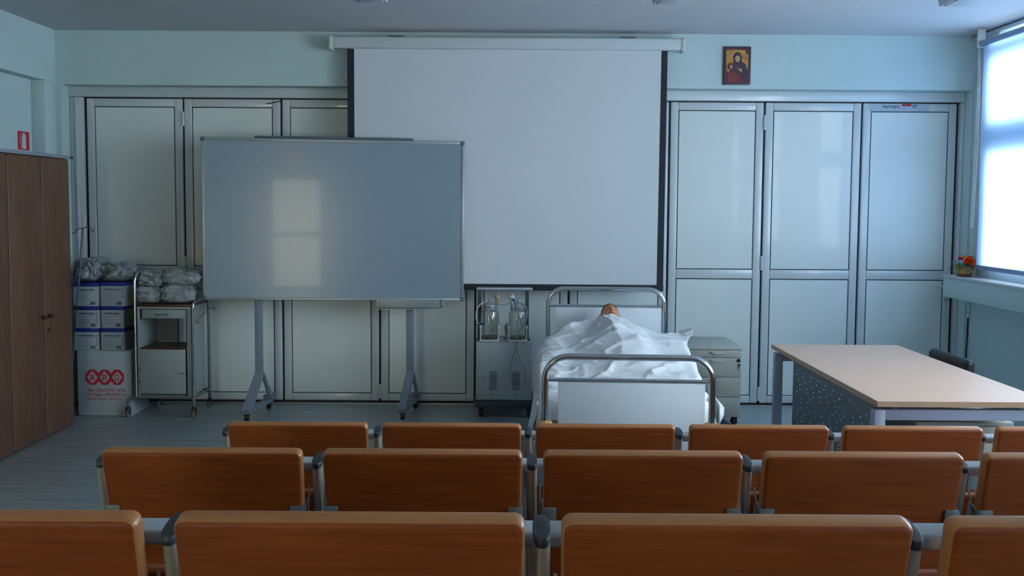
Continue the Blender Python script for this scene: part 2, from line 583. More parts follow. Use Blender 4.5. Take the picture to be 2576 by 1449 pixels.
# frame around the folding doors
tr = MB()
tr.box(-3.543, 3.603, 7.355, 7.45, 2.47, 2.549, bev=0.004)
tr.box(-3.543, -3.447, 7.365, 7.45, 0.0, 2.468, bev=0.006)
tr.box(-3.500, -3.475, 7.352, 7.366, 0.0, 2.468, bev=0.004)
tr.box(3.583, 3.604, 7.355, 7.45, 0.0, 2.468, bev=0.004)
tr.build('trim_1', M['alu_white'], kind='structure')
t2 = MB().box(-3.44, 3.58, 7.368, 7.45, 0.0, 0.010, bev=0.002).build('trim_2', M['alu'], kind='structure')
MB().box(-3.44, 3.58, 7.382, 7.44, 0.010, 0.020).build('gasket', M['gasket'], t2)
MB().box(-3.46, 3.585, 7.42, 7.49, 0.0, 2.475).build('backing', M['gasket'], t2)

EDGE = [-3.432, -2.649, -1.862, -1.073, -0.298, 0.462, 1.260, 2.022, 2.805, 3.571]
HINGE_AT = {1: (2.30, 1.14), 7: (2.30, 1.17, 0.10), 3: (0.10,)}
for k in range(9):
    a, b = EDGE[k] + 0.008, EDGE[k + 1] - 0.008
    d = bpy.data.objects.new('door_%d' % (k + 1), None)
    COL.objects.link(d)
    d.location = ((a + b) / 2, YD, 0)
    d['kind'] = 'structure'
    hw = (b - a) / 2
    fw = 0.062
    fr = MB()
    zb, zt = 0.022, 2.462
    for s in (-1, 1):
        x0, x1 = (-hw, -hw + fw) if s < 0 else (hw - fw, hw)
        fr.box(x0, x1, 0, 0.045, zb, zt, bev=0.007, seg=3)
    fr.box(-hw + fw, hw - fw, 0.001, 0.045, zb, 0.083, bev=0.007, seg=3)
    fr.box(-hw + fw, hw - fw, 0.001, 0.045, 2.398, zt, bev=0.007, seg=3)
    fr.box(-hw + fw, hw - fw, 0.001, 0.045, 1.043, 1.118, bev=0.007, seg=3)
    fr.build('frame', M['alu_white'], d)
    gx = hw - fw
    for (z0, z1, nm) in ((0.083, 1.043, 'lower_panel'), (1.118, 2.398, 'upper_panel')):
        g = 0.0065
        MB().box(-gx + 0.001, gx - 0.001, 0.008, 0.03, z0 + 0.001, z1 - 0.001).build('gasket', M['gasket'], d)
        MB().box(-gx + g, gx - g, 0.004, 0.02, z0 + g, z1 - g, bev=0.0015, seg=1).build(nm, M['panel'], d)
    for zc in HINGE_AT.get(k + 1, ()):
        for j in range(5):
            h = MB().lathe([(0.0095, -0.0112), (0.0108, -0.010), (0.0108, 0.010), (0.0095, 0.0112)], (hw + 0.008, -0.004, zc - 0.046 + j * 0.0235), n=12)
            h.build('hinge_knuckle', M['alu_white'], d)
    if k == 8:
        MB().box(-0.130, 0.0, -0.045, -0.03, 0.984, 1.004, bev=0.006).box(-0.012, 0.0, -0.03, 0.0, 0.984, 1.002, bev=0.003).build('door_handle', M['whiteplastic'], d).location = (hw - 0.02, 0, 0)
        lk = MB().lathe([(0.017, -0.012), (0.017, 0.0)], (hw - 0.03, 0, 0.885), n=16, axis='y').build('lock_rosette', M['alu'], d)
        st = MB().box(-0.33, 0.15, -0.0012, 0.0008, 2.401, 2.459)
        st.build('sticker', mat('grey_foil_sticker', (0.42, 0.50, 0.56), 0.4), d)
        tx = MB()
        put_text(tx, 'europ', -0.222, -0.0016, 2.428, 0.112, 0.036, bold=True)
        tx.build('lettering', M['navyframe'], d)
        tx = MB()
        put_text(tx, 'a', -0.107, -0.0016, 2.428, 0.018, 0.036, bold=True)
        tx.box(-0.068, 0.006, -0.002, -0.001, 2.441, 2.458)
        tx.build('red_print', M['red'], d)
        tx = MB()
        tx.box(0.018, 0.042, -0.002, -0.001, 2.425, 2.437).prism([(0.012, 2.438), (0.045, 2.438), (0.058, 2.448), (0.05, 2.458), (0.03, 2.452), (0.012, 2.452)], 'y', -0.002, -0.0012)
        tx.box(-0.205, -0.15, -0.002, -0.001, 2.4205, 2.4225).box(-0.095, -0.035, -0.002, -0.001, 2.421, 2.424)
        tx.build('emblem', M['inkgrey'], d)
    if k == 1:
        MB().box(-gx + 0.008, -gx + 0.075, -0.001, 0.004, 1.128, 1.225).build('pasted_note', M['paper'], d)  # flat patch painted as a mirrored warm glow on the panel
        MB().tube([(hw + 0.006, -0.006, 2.448), (hw - 0.03, -0.008, 2.440), (hw - 0.07, -0.010, 2.430), (hw - 0.112, -0.012, 2.425)], 0.0035, 6).build('loose_gasket', M['gasket'], d, label='strip of black gasket hanging loose')

# lit door in the rear wall with a small red sign lamp above (it mirrors in the whiteboard)
DRX = -2.42
d = bpy.data.objects.new('door_10', None)
COL.objects.link(d)
d.location = (DRX, YR, 0)
d['kind'] = 'structure'
MB().box(-0.50, -0.42, 0, 0.06, 0, 2.1).box(0.42, 0.50, 0, 0.06, 0, 2.1).box(-0.42, 0.42, 0, 0.06, 2.06, 2.16).box(-0.42, 0.42, 0, 0.05, 0.0, 0.12).box(-0.42, 0.42, 0, 0.05, 1.02, 1.12).build('frame', M['alu_white'], d)
MB().box(-0.42, 0.42, 0.015, 0.03, 0.12, 1.02).build('lower_glass', M['warm'], d)
MB().box(-0.42, 0.42, 0.015, 0.03, 1.12, 2.06).build('upper_glass', M['warm'], d)
es = thing('exit_sign', 'small red lit sign above the glazed door at the rear', 'sign', (DRX, YR, 2.5))
MB().box(-0.16, 0.16, 0, 0.04, -0.07, 0.07, bev=0.005).build('sign_box', M['redlamp'], es)

# seating tiers (rows 2, 3 and behind)
for k, (y1, z) in enumerate([(2.70, 0.170), (1.73, 0.341), (0.62, 0.511)]):
    MB().box(-1.60, 3.60, YR + 0.002, y1, z - 0.1705, z - 0.0005, bev=0.002).build('platform_%d' % (k + 1), M['tier'], kind='structure')

# surface lamps on the ceiling
LBL = {-0.895: 'leftmost of the three switched-off ceiling lamps, above the screen\'s left end', 0.977: 'switched-off white ceiling lamp in the middle, above the screen\'s right half', 2.773: 'switched-off white ceiling lamp nearest the window blinds'}
for xc in (-0.895, 0.977, 2.773):
    t = thing('ceiling_lamp', LBL[xc], 'ceiling lamp', (xc, 5.83, ZC), group='surface lamps along the ceiling')
    MB().prism([(-0.10, -0.08), (0.10, -0.08), (0.125, -0.0), (-0.125, -0.0)], 'y', -1.25, 0).build('housing', M['lampwhite'], t)
    MB().box(-0.085, 0.085, -1.22, -0.03, -0.086, -0.079, bev=0.002).build('diffuser', M['lampwhite'], t)

# ------------------------------------------------------------------ blinds
def blind(a, b, label, drop=1.66):
    t = thing('roller_blind', label, 'roller blind', (3.50, (a + b) / 2, 2.855), group='roller blinds on the window wall')
    hl = (b - a) / 2
    MB().lathe([(0.022, -hl), (0.022, hl)], (0, 0, 0), n=16, axis='y').build('roller_tube', M['blindbar'], t)
    n = 14
    g = MB()
    vs, fs = [], []
    zt, zb = -0.01, -drop
    for i in range(n + 1):
        for j in range(3):
            u = i / n
            vs.append((0.018 - 0.004 * math.sin(u * PI * 2), -hl + 0.004 + (2 * hl - 0.008) * j / 2, zt + (zb - zt) * u))
    for i in range(n):
        for j in range(2):
            fs.append((i * 3 + j, i * 3 + j + 1, (i + 1) * 3 + j + 1, (i + 1) * 3 + j))
    g.add(vs, fs).build('fabric', M['blind'] if drop == 1.66 and b > 6 else M['blind_dense'], t, fix=False)
    MB().box(0.006, 0.030, -hl + 0.002, hl - 0.002, -drop - 0.03, -drop + 0.005, bev=0.005).build('bottom_bar', M['blindbar'], t)
    for s_ in (-1, 1):
        MB().box(-0.03, 0.03, s_ * (hl + 0.010) - 0.008, s_ * (hl + 0.010) + 0.008, -0.03, 0.112, bev=0.004).build('mounting_bracket', M['whiteplastic'], t)
    return t


bt = blind(5.06, 6.92, 'long blue roller blind lowered over the window beside the folding doors')
pts = spline([(0.0, 0.955, 0.0), (0.01, 0.955, -0.6), (0.0, 0.960, -1.28), (-0.01, 0.975, -1.37), (0.0, 0.99, -1.28), (0.01, 0.985, -0.6), (0.0, 0.975, 0.0)], 40)
MB().tube(pts, 0.0035, 6).build('bead_cord', M['cord'], bt)
for i, (a, b) in enumerate(((2.76, 4.70), (0.46, 2.44), (-2.36, 0.16))):
    blind(a, b, ['blue roller blind over the second window from the folding doors', 'blue roller blind over the third window from the folding doors', 'blue roller blind over the rearmost window'][i], (0.12, 1.25, 1.66)[i])

# ------------------------------------------------------------------ projection screen
t = thing('projection_screen', 'large pull-down projection screen with black borders on the back wall', 'projection screen', (-0.0504, 7.15, 2.8687))
t.scale = (1.007, 1, 1.007)
MB().box(-1.335, 1.335, -0.045, 0.045, -0.045, 0.045, bev=0.014, seg=3).build('case', M['case'], t)
for s in (-1, 1):
    MB().box(s * 1.346 - 0.018, s * 1.346 + 0.018, -0.05, 0.05, -0.056, 0.05, bev=0.012, seg=3).build('end_cap', M['casecap'], t)
for x in (-0.85, 0.93):
    MB().box(x - 0.06, x + 0.06, -0.03, 0.087, 0.044, 0.056).build('wall_bracket', M['greycap'], t)
def cloth_strip(x0, x1, z0, z1, yy, nz=8, x0b=None, x1b=None):
    vs, fs = [], []
    x0b = x0 if x0b is None else x0b
    x1b = x1 if x1b is None else x1b
    for i in range(nz + 1):
        u = i / nz
        a = x0 + (x0b - x0) * u
        b = x1 + (x1b - x1) * u
        vs += [(a, yy, z0 + (z1 - z0) * u), (b, yy, z0 + (z1 - z0) * u), (b, yy + 0.0015, z0 + (z1 - z0) * u), (a, yy + 0.0015, z0 + (z1 - z0) * u)]
    for i in range(nz):
        for k in range(4):
            fs.append((i * 4 + k, i * 4 + (k + 1) % 4, (i + 1) * 4 + (k + 1) % 4, (i + 1) * 4 + k))
    fs += [(3, 2, 1, 0), (nz * 4, nz * 4 + 1, nz * 4 + 2, nz * 4 + 3)]
    return MB().add(vs, fs)
cloth_strip(-1.172, 1.187, -0.03, -1.85, -0.012, x0b=-1.172, x1b=1.178).build('screen_cloth', M['screen'], t)
cloth_strip(-1.222, -1.170, -0.03, -1.892, -0.0135, x0b=-1.222, x1b=-1.170).build('border', M['black'], t)
cloth_strip(1.185, 1.232, -0.03, -1.892, -0.0135, x0b=1.176, x1b=1.226).build('border', M['black'], t)
MB().box(-1.224, 1.228, -0.020, -0.002, -1.895, -1.845, bev=0.003).build('bottom_bar', M['black'], t)

# ------------------------------------------------------------------ whiteboard on castered stand
BR = math.radians(4.4)
t = thing('mobile_whiteboard', 'wide magnetic whiteboard on a grey castered stand in front of the folding doors', 'whiteboard', (-1.364, 7.02, 0), BR)
bw, z0, z1 = 0.992, 0.886, 2.118
tilt = 0.0062
def brd(mb):
    mb.v = [(v[0], v[1], v[2] - tilt * v[0]) for v in mb.v]
    return mb
brd(MB().box(-bw + 0.02, bw - 0.02, -0.012, 0.012, z0 + 0.018, z1 - 0.018)).build('board_surface', M['board'], t)
brd(MB().box(-bw + 0.028, bw - 0.028, -0.017, 0.015, z1 - 0.022, z1, bev=0.004)).build('frame_rail', M['alu'], t)
brd(MB().box(-bw + 0.028, bw - 0.028, -0.017, 0.015, z0, z0 + 0.022, bev=0.004)).build('frame_rail', M['alu'], t)
for s in (-1, 1):
    brd(MB().box(s * (bw - 0.011) - 0.011, s * (bw - 0.011) + 0.011, -0.017, 0.015, z0 + 0.028, z1 - 0.028, bev=0.004)).build('frame_rail', M['alu'], t)
    for z in (z0 + 0.013, z1 - 0.013):
        brd(MB().box(s * (bw - 0.013) - 0.016, s * (bw - 0.013) + 0.016, -0.02, 0.017, z - 0.016, z + 0.016, bev=0.005)).build('corner_cap', M['greycap'], t)
brd(MB().box(-0.60, 0.60, 0.016, 0.045, 2.098, 2.138, bev=0.003)).build('top_clamp', M['greycap'], t)
tray = MB()
tray.box(0.335, 0.825, -0.022, 0.0, 0.83, 0.892)
for k, z in enumerate((0.885, 0.868, 0.852, 0.838)):
    tray.box(0.335, 0.825, -0.030 - 0.004 * k, -0.020, z - 0.004, z + 0.004, bev=0.002)
tray.box(0.330, 0.828, -0.062, 0.0, 0.819, 0.827, bev=0.002).box(0.322, 0.335, -0.05, 0.004, 0.822, 0.895, bev=0.003).box(0.825, 0.834, -0.05, 0.004, 0.822, 0.895, bev=0.003)
tray.build('pen_tray', M['alu'], t)
for s, px in ((-1, -0.585), (1, 0.575)):
    MB().box(px - 0.029, px + 0.029, 0.017, 0.048, 0.30, 2.08, bev=0.003).build('upright', M['greymetal'], t)
    ft = MB()
    g = 0.028
    sk = -0.13
    def fr_(y, z):
        return (y, z)
    def skew(mb, px=px):
        mb.v = [(v[0] + (v[1] - 0.03) * 0.20 if v[2] < 0.31 else v[0], v[1], v[2]) for v in mb.v]
        return mb
    # triangular bracket: broad front plate and slim members, seen edge on
    pl = MB()
    pl.prism([(0.017, 0.33), (0.048, 0.33), (0.048, 0.30), (-0.175, 0.065), (-0.235, 0.065), (-0.235, 0.085)], 'x', px - 0.029, px + 0.029)
    pl.prism([(0.035, 0.33), (0.058, 0.33), (0.225, 0.12), (0.225, 0.075), (0.195, 0.075)], 'x', px + 0.005, px + 0.029)
    pl.box(px - 0.029, px + 0.029, -0.235, 0.245, 0.055, 0.082, bev=0.003)
    pl.box(px - 0.034, px + 0.034, 0.185, 0.26, 0.070, 0.115, bev=0.004)
    skew(pl).build('foot_bracket', M['greymetal'], t)
    for yy in (-0.205, 0.215):
        xx = px + (yy - 0.03) * 0.20
        ca = MB()
        ca.lathe([(0.012, -0.018), (0.027, -0.015), (0.027, 0.015), (0.012, 0.018)], (xx, yy, 0.027), n=16, axis='x')
        ca.box(xx - 0.022, xx + 0.022, yy - 0.022, yy + 0.022, 0.042, 0.058, bev=0.004)
        ca.build('caster', M['wheel'], t)

# ------------------------------------------------------------------ picture on the wall, safety sign
t = thing('framed_picture', 'small gold and maroon painted panel hanging above the right folding doors', 'picture', (1.748, 7.238, 2.727), 0)
MB().box(-0.107, 0.107, -0.016, 0.0, -0.147, 0.147, bev=0.004).build('frame', M['navyframe'], t)
MB().box(-0.098, 0.098, -0.0175, -0.015, -0.137, 0.138).build('painted_ground', M['maroon'], t)
def blob2(cx, cz, pts, y0, y1):
    return MB().prism([(cx + a, cz + b) for a, b in pts], 'y', y0, y1)
def ell(a, b, n=24):
    return [(a * math.cos(2 * PI * k / n), b * math.sin(2 * PI * k / n)) for k in range(n)]
blob2(0, 0, [(-0.085, 0.115), (-0.03, 0.122), (0.06, 0.118), (0.07, 0.09), (0.085, 0.08), (0.084, -0.02), (0.07, -0.06), (-0.03, -0.09), (-0.082, -0.04), (-0.086, 0.03)], -0.0185, -0.017).build('gold_area', M['gold'], t)
blob2(0, 0, [(-0.03, 0.03), (-0.036, 0.065), (-0.028, 0.092), (-0.004, 0.105), (0.02, 0.098), (0.034, 0.07), (0.036, 0.03), (0.066, 0.012), (0.078, -0.03), (0.078, -0.125), (-0.075, -0.125), (-0.075, -0.06), (-0.04, -0.02)], -0.0195, -0.018).build('dark_form', M['purple'], t)
blob2(0.002, 0.052, ell(0.019, 0.026), -0.0205, -0.019).build('pale_oval', M['ochre'], t)
blob2(-0.052, -0.005, ell(0.025, 0.024), -0.0202, -0.019).build('dark_oval', M['maroon'], t)
blob2(-0.046, -0.009, ell(0.011, 0.015), -0.0209, -0.0195).build('pale_oval', M['ochre'], t)
blob2(0.018, -0.03, [(-0.024, 0.02), (0.0, 0.004), (0.018, 0.006), (0.022, -0.02), (0.0, -0.012)], -0.0205, -0.019).build('pale_form', M['ochre'], t)
blob2(-0.02, -0.09, [(-0.055, 0.0), (-0.045, 0.04), (-0.01, 0.045), (0.04, 0.01), (0.06, -0.032), (-0.05, -0.036)], -0.0205, -0.019).build('red_form', M['brickred'], t)

t = thing('fire_extinguisher_sign', 'red wall sign with a white fire extinguisher symbol above the wooden cupboard', 'sign', (XLR + 0.002, 6.932, 2.088), 0)
MB().box(0, 0.003, -0.078, 0.078, -0.069, 0.069).build('sign_plate', M['red'], t)
sg = MB()
sg.prism([(-0.026, -0.060), (0.030, -0.060), (0.030, 0.030), (0.014, 0.048), (0.010, 0.060), (-0.006, 0.060), (-0.010, 0.048), (-0.026, 0.030)], 'x', 0.003, 0.0042)
sg.tube([(0.0036, 0.0, 0.056), (0.0036, -0.035, 0.050), (0.0036, -0.052, 0.02), (0.0036, -0.048, -0.02), (0.0036, -0.032, -0.05)], 0.0022, 6)
sg.tube([(0.0036, 0.004, 0.058), (0.0036, 0.026, 0.055), (0.0036, 0.042, 0.040)], 0.0022, 6)
sg.build('symbol', M['case'], t)

# ------------------------------------------------------------------ tall wooden cupboard at left
t = thing('wooden_cupboard', 'tall walnut-effect cupboard with a grey top against the left wall', 'cupboard', (-3.43, 5.8, 0))
YS = [6.62, 6.229, 5.809, 5.389, 4.969]
MB().box(-0.24, 0.21, 4.96 - 5.8, 6.62 - 5.8, 0.05, 1.935).build('carcass', M['walnut'], t)
MB().box(-0.24, 0.205, 4.97 - 5.8, 6.61 - 5.8, 0.0, 0.05).build('plinth', M['gasket'], t)
MB().box(-0.245, 0.245, 4.955 - 5.8, 6.655 - 5.8, 1.938, 1.962, bev=0.002).build('top_board', M['walnut_top'], t)
MB().box(0.2455, 0.248, 6.62 - 5.8, 6.65 - 5.8, 1.942, 1.956).build('end_cap', M['gasket'], t)
for k in range(4):
    y0, y1 = YS[k + 1] - 5.8 + 0.003, YS[k] - 5.8 - 0.003
    dr = MB().box(0.211, 0.229, y0, y1, 0.012 if k else 0.012, 1.930, bev=0.0015).build('door', M['walnut'], t)
    MB().box(0.2285, 0.2297, y0, y0 + 0.005, 0.02, 1.92).build('edge_band', M['seam'], dr)
    ky = y1 - 0.035 if k % 2 else y0 + 0.05
    MB().lathe([(0.006, 0.0), (0.006, 0.012), (0.014, 0.016), (0.016, 0.024), (0.010, 0.030)], (0.229, ky, 0.843), n=16, axis='x').build('knob', M['knob'], dr)
    if k % 2 == 0:
        MB().lathe([(0.010, 0.0), (0.010, 0.003), (0.006, 0.005)], (0.229, ky, 0.745), n=14, axis='x').build('keyhole', M['knob'], dr)

# ------------------------------------------------------------------ drip stand leaning behind the cupboard
t = thing('drip_stand', 'thin metal drip stand with two hooks leaning beside the wooden cupboard', 'drip stand', (-3.33, 6.79, 0))
pt = Vector((0.142, 0.0, 1.437))
MB().tube([(0, 0, 0.03), tuple(pt * 0.62)], 0.0045, 10).build('lower_pole', M['chrome'], t)
MB().tube([tuple(pt * 0.60), tuple(pt)], 0.0062, 10).build('upper_pole', M['greycap'], t)
hk = [(x - 0.048, 0, z) for x, y_, z in spline([(0.112, 0, 1.404), (0.124, 0, 1.398), (0.136, 0, 1.408), (0.146, 0, 1.428), (0.19, 0, 1.438), (0.235, 0, 1.447), (0.250, 0, 1.436), (0.257, 0, 1.416), (0.269, 0, 1.414), (0.276, 0, 1.445)], 50)]
MB().tube(hk, 0.0036, 8).build('hook_bar', M['greycap'], t)
MB().lathe([(0.075, 0.0), (0.075, 0.012), (0.02, 0.03), (0.012, 0.04)], (0, 0, 0), n=20).build('foot', M['greycap'], t)

# ------------------------------------------------------------------ big carton with logo
t = thing('cardboard_carton', 'big white carton with a red printed emblem on the floor beside the cupboard', 'carton', (-3.098, 7.06, 0), 0)
CW, CZ = 0.205, 0.497
MB().box(-CW, CW, -0.165, 0.165, 0.001, CZ, bev=0.004).build('box_body', M['carton'], t)
MB().box(-CW + 0.006, CW - 0.006, -0.158, -0.001, CZ, CZ + 0.003).build('flap', M['carton'], t)
MB().box(-CW + 0.006, CW - 0.006, 0.001, 0.158, CZ, CZ + 0.003).build('flap', M['carton'], t)
lg = MB()
yy = -0.1662
lx, lz, lw_, lh = -0.1385, 0.299, 0.094, 0.118
for i in range(3):
    cx = lx - 0.0 + lw_ * (i + 0.5)
    hw_, hh = 0.052, lh / 2
    lg.prism([(cx - hw_, lz - 0.024), (cx - 0.022, lz - hh), (cx + 0.022, lz - hh), (cx + hw_, lz - 0.024), (cx + hw_, lz + 0.024), (cx + 0.022, lz + hh), (cx - 0.022, lz + hh), (cx - hw_, lz + 0.024)], 'y', yy + 0.0005, yy - 0.0003 - 0.00005 * i)
lg.build('emblem', M['red'], t)
wd = MB()
for i in range(3):
    cx = lx + lw_ * (i + 0.5)
    wd.prism([(cx - 0.040, lz), (cx, lz - 0.050), (cx + 0.040, lz), (cx, lz + 0.050)], 'y', yy, yy - 0.0006)
    for s, ang in ((-1, 0.9), (1, 0.9)):
        a0 = (cx + s * 0.050, lz + 0.012 * s)
        wd.prism([(cx - 0.058, lz + 0.010), (cx - 0.054, lz + 0.012), (cx - 0.036, lz - 0.010), (cx - 0.040, lz - 0.012)], 'y', yy, yy - 0.0006)
        wd.prism([(cx - 0.014 , lz + 0.036), (cx + 0.016, lz + 0.059), (cx + 0.021, lz + 0.059), (cx - 0.010, lz + 0.034)], 'y', yy, yy - 0.0006)
        wd.prism([(cx + 0.014, lz - 0.036), (cx - 0.016, lz - 0.059), (cx - 0.021, lz - 0.059), (cx + 0.010, lz - 0.034)], 'y', yy, yy - 0.0006)
wd.build('emblem_diamonds', M['carton'], t)
lt = MB()
for i, c in enumerate('BBD'):
    cx = lx + lw_ * (i + 0.5)
    put_text(lt, c, cx - 0.016, yy - 0.0008, lz - 0.022, 0.032, 0.062, bold=True)
put_text(lt, 'ΝΙΚ. ΛΑΪΝΙΩΤΗΣ ΑΕΒΕ', -0.132, yy - 0.0002, 0.189, 0.288, 0.030)
put_text(lt, 'ΙΑΤΡΙΚΑ ΠΡΟΪΟΝΤΑ', -0.132, yy - 0.0002, 0.154, 0.288, 0.032)
put_text(lt, 'Δρέπανο Αχαΐας   2610 992797', -0.132, yy - 0.0002, 0.127, 0.262, 0.020)
lt.build('lettering', M['red'], t)

# ------------------------------------------------------------------ six syringe boxes
def syringe_box(loc, rz, w, h, label, dots=True):
    t = thing('syringe_box', label, 'box', loc, rz, group='syringe boxes stacked on the big carton')
    d_ = 0.25
    MB().box(-w / 2, w / 2, 0, d_, 0, h - 0.002, bev=0.002).build('box_body', [M['carton']], t)
    ld = MB()
    ld.box(-w / 2 - 0.001, w / 2 + 0.001, -0.001, d_ + 0.001, h - 0.030, h, bev=0.002)
    ld.build('lid', M['blue'], t)
    MB().box(w / 2, w / 2 + 0.0008, 0.002, d_ - 0.002, 0.004, h - 0.032).build('side_panel', M['card_side'], t)
    p = MB()
    put_text(p, 'DISPOSABLE SYRINGE', -w / 2 + 0.030, -0.0012, h - 0.062, w - 0.062, 0.019, bold=True)
    if dots:
        for q in range(5):
            p.box(w / 2 - 0.014, w / 2 - 0.0085, -0.0012, 0.0, h - 0.060 - q * 0.017, h - 0.051 - q * 0.017)
    p.build('lettering', M['navy'], t)
    f = MB()
    for q in range(6):
        zz = h - 0.077 - q * 0.0125
        f.box(-w / 2 + 0.022, -w / 2 + 0.022 + (w * (0.62, 0.34, 0.5, 0.42, 0.56, 0.45)[q]), -0.0012, 0.0, zz, zz + 0.0028)
    f.build('small_print', M['inkgrey'], t)
    MB().box(w / 2 - 0.062, w / 2 - 0.024, -0.0014, 0.0, 0.012, 0.036).build('print_block', M['inkblue'], t)
    return t


bz = 0.501
syringe_box((-3.245, 6.925, bz), 0.02, 0.186, 0.168, 'blue-lidded syringe box, bottom left on the big carton, touching the wooden cupboard')
syringe_box((-3.046, 6.930, bz), -0.05, 0.183, 0.168, 'blue-lidded syringe box, bottom of the column beside the metal trolley')
syringe_box((-3.238, 6.925, bz + 0.169), -0.06, 0.186, 0.168, 'blue-lidded syringe box in the middle of the column beside the cupboard')
syringe_box((-3.047, 6.935, bz + 0.169), -0.02, 0.172, 0.168, 'blue-lidded syringe box in the middle of the column beside the trolley', False)
syringe_box((-3.236, 6.915, bz + 0.338), 0.01, 0.188, 0.180, 'blue-lidded syringe box at the upper left, behind the drip stand', False)
syringe_box((-3.037, 6.925, bz + 0.338), -0.03, 0.188, 0.184, 'blue-lidded syringe box at the upper right, beside the trolley\'s chrome rail')


def bag(name, c, dims, seed, amp=0.16, nu=96, nv=56, flat=0.62, ridge=9.0):
    vs, fs = [], []
    for i in range(nv + 1):
        v = -PI / 2 + PI * i / nv
        for j in range(nu):
            u = 2 * PI * j / nu
            ex = 0.55
            cu, su, cv, sv = math.cos(u), math.sin(u), math.cos(v), math.sin(v)
            sp = lambda w_, e: math.copysign(abs(w_) ** e, w_)
            x, y, z = sp(cv, ex) * sp(cu, ex), sp(cv, ex) * sp(su, ex), sp(sv, flat)
            p = Vector((x, y, z))
            n1 = noise.noise(p * 1.7 + Vector((seed, 0, 0)))
            n2 = 1 - abs(noise.noise(Vector((x * 2.2, y * 2.2, z * 1.2)) * ridge * 0.33 + Vector((0, seed, 0)))) * 2.4
            n3 = noise.noise(p * ridge + Vector((seed, seed, 0)))
            n4 = (1 - abs(math.sin(u * 7 + v * 3 + 4 * n1))) ** 4
            k = 1 + amp * n1 + amp * 0.30 * n2 + amp * 0.25 * n3 - amp * 0.45 * n4
            if z < -0.6:
                k = 1 + (k - 1) * 0.3
            vs.append((c[0] + x * dims[0] * k, c[1] + y * dims[1] * k, c[2] + max(z * (k if z > 0 else 1), -1) * dims[2]))
    for i in range(nv):
        for j in range(nu):
            fs.append((i * nu + j, i * nu + (j + 1) % nu, (i + 1) * nu + (j + 1) % nu, (i + 1) * nu + j))
    return MB().add(vs, fs)


ztop = bz + 0.338 + 0.185
for i, (c, dm, lb) in enumerate([((-3.240, 7.03, 0.085), (0.106, 0.13, 0.085), 'crumpled clear plastic bag lying on the syringe box behind the drip stand'),
                                 ((-3.022, 7.05, 0.070), (0.110, 0.13, 0.070), 'crumpled clear plastic bag sloping towards the trolley on the syringe boxes')]):
    t = thing('plastic_bag', lb, 'plastic bag', (c[0], c[1], ztop), group='crumpled bags on the syringe boxes')
    bag('b', (0, 0, c[2]), dm, 3.3 + i * 5, 0.26, nu=110, nv=64, ridge=7).build('film', M['film_dim'], t, smooth=60)
    bag('b', (0, 0, c[2] * 0.8), [q * 0.7 for q in dm], 9.3 + i * 5, 0.2, ridge=11).build('contents', M['gauze'], t, smooth=60)

# ------------------------------------------------------------------ medical trolley
t = thing('medical_trolley', 'old grey metal bedside trolley on casters with a chrome side rail', 'trolley', (-2.62, 6.857, 0), -0.02)
TX0, TX1, TD = -0.205, 0.180, 0.34
MB().box(TX0, TX1 + 0.03, 0.0, TD, 0.846, 0.862, bev=0.003).build('top_board', M['brown_top'], t)
for xs in (TX0, TX1 - 0.012):
    MB().box(xs, xs + 0.012, 0.004, TD - 0.004, 0.16, 0.845).build('side_panel', M['trolley'], t)
MB().box(TX1, TX1 + 0.022, 0.0, 0.02, 0.16, 0.845, bev=0.002).box(TX0 - 0.0, TX0 + 0.016, -0.006, 0.01, 0.16, 0.845, bev=0.002).box(TX0, TX1 + 0.022, -0.004, 0.016, 0.828, 0.845, bev=0.002).build('front_frame', M['trolley'], t)
MB().box(TX0 + 0.012, TX1 - 0.012, 0.0, TD - 0.02, 0.518, 0.532).build('shelf', M['brown_top'], t)
MB().box(TX0 + 0.012, TX0 + 0.17, TD - 0.012, TD - 0.004, 0.54, 0.84).box(TX0 + 0.012, TX1 - 0.012, TD - 0.012, TD - 0.004, 0.16, 0.52).build('back_panel', M['trolley_in'], t)
MB().box(TX0 + 0.012, TX1 - 0.012, 0.0, TD - 0.012, 0.16, 0.172).build('bottom_board', M['trolley_in'], t)
dw = MB().box(TX0 + 0.036, TX1 - 0.020, -0.006, 0.28, 0.757, 0.824, bev=0.004).build('drawer', M['trolley'], t)
MB().tube(spline([(-0.065, -0.006, 0.792), (-0.055, -0.020, 0.788), (-0.018, -0.024, 0.787), (0.02, -0.020, 0.788), (0.03, -0.006, 0.792)], 16), 0.005, 8).build('pull', M['greycap'], dw)
dd = MB().box(TX0 + 0.016, TX1 - 0.022, -0.010, 0.004, 0.182, 0.522, bev=0.004).build('cabinet_door', M['trolley'], t)
MB().box(TX1 - 0.075, TX1 - 0.028, -0.018, -0.010, 0.340, 0.346, bev=0.002).build('latch', M['greycap'], dd)
for z in (0.275, 0.375):
    MB().box(TX0 + 0.010, TX0 + 0.020, -0.016, -0.006, z - 0.012, z + 0.012, bev=0.002).build('hinge', M['greycap'], dd)
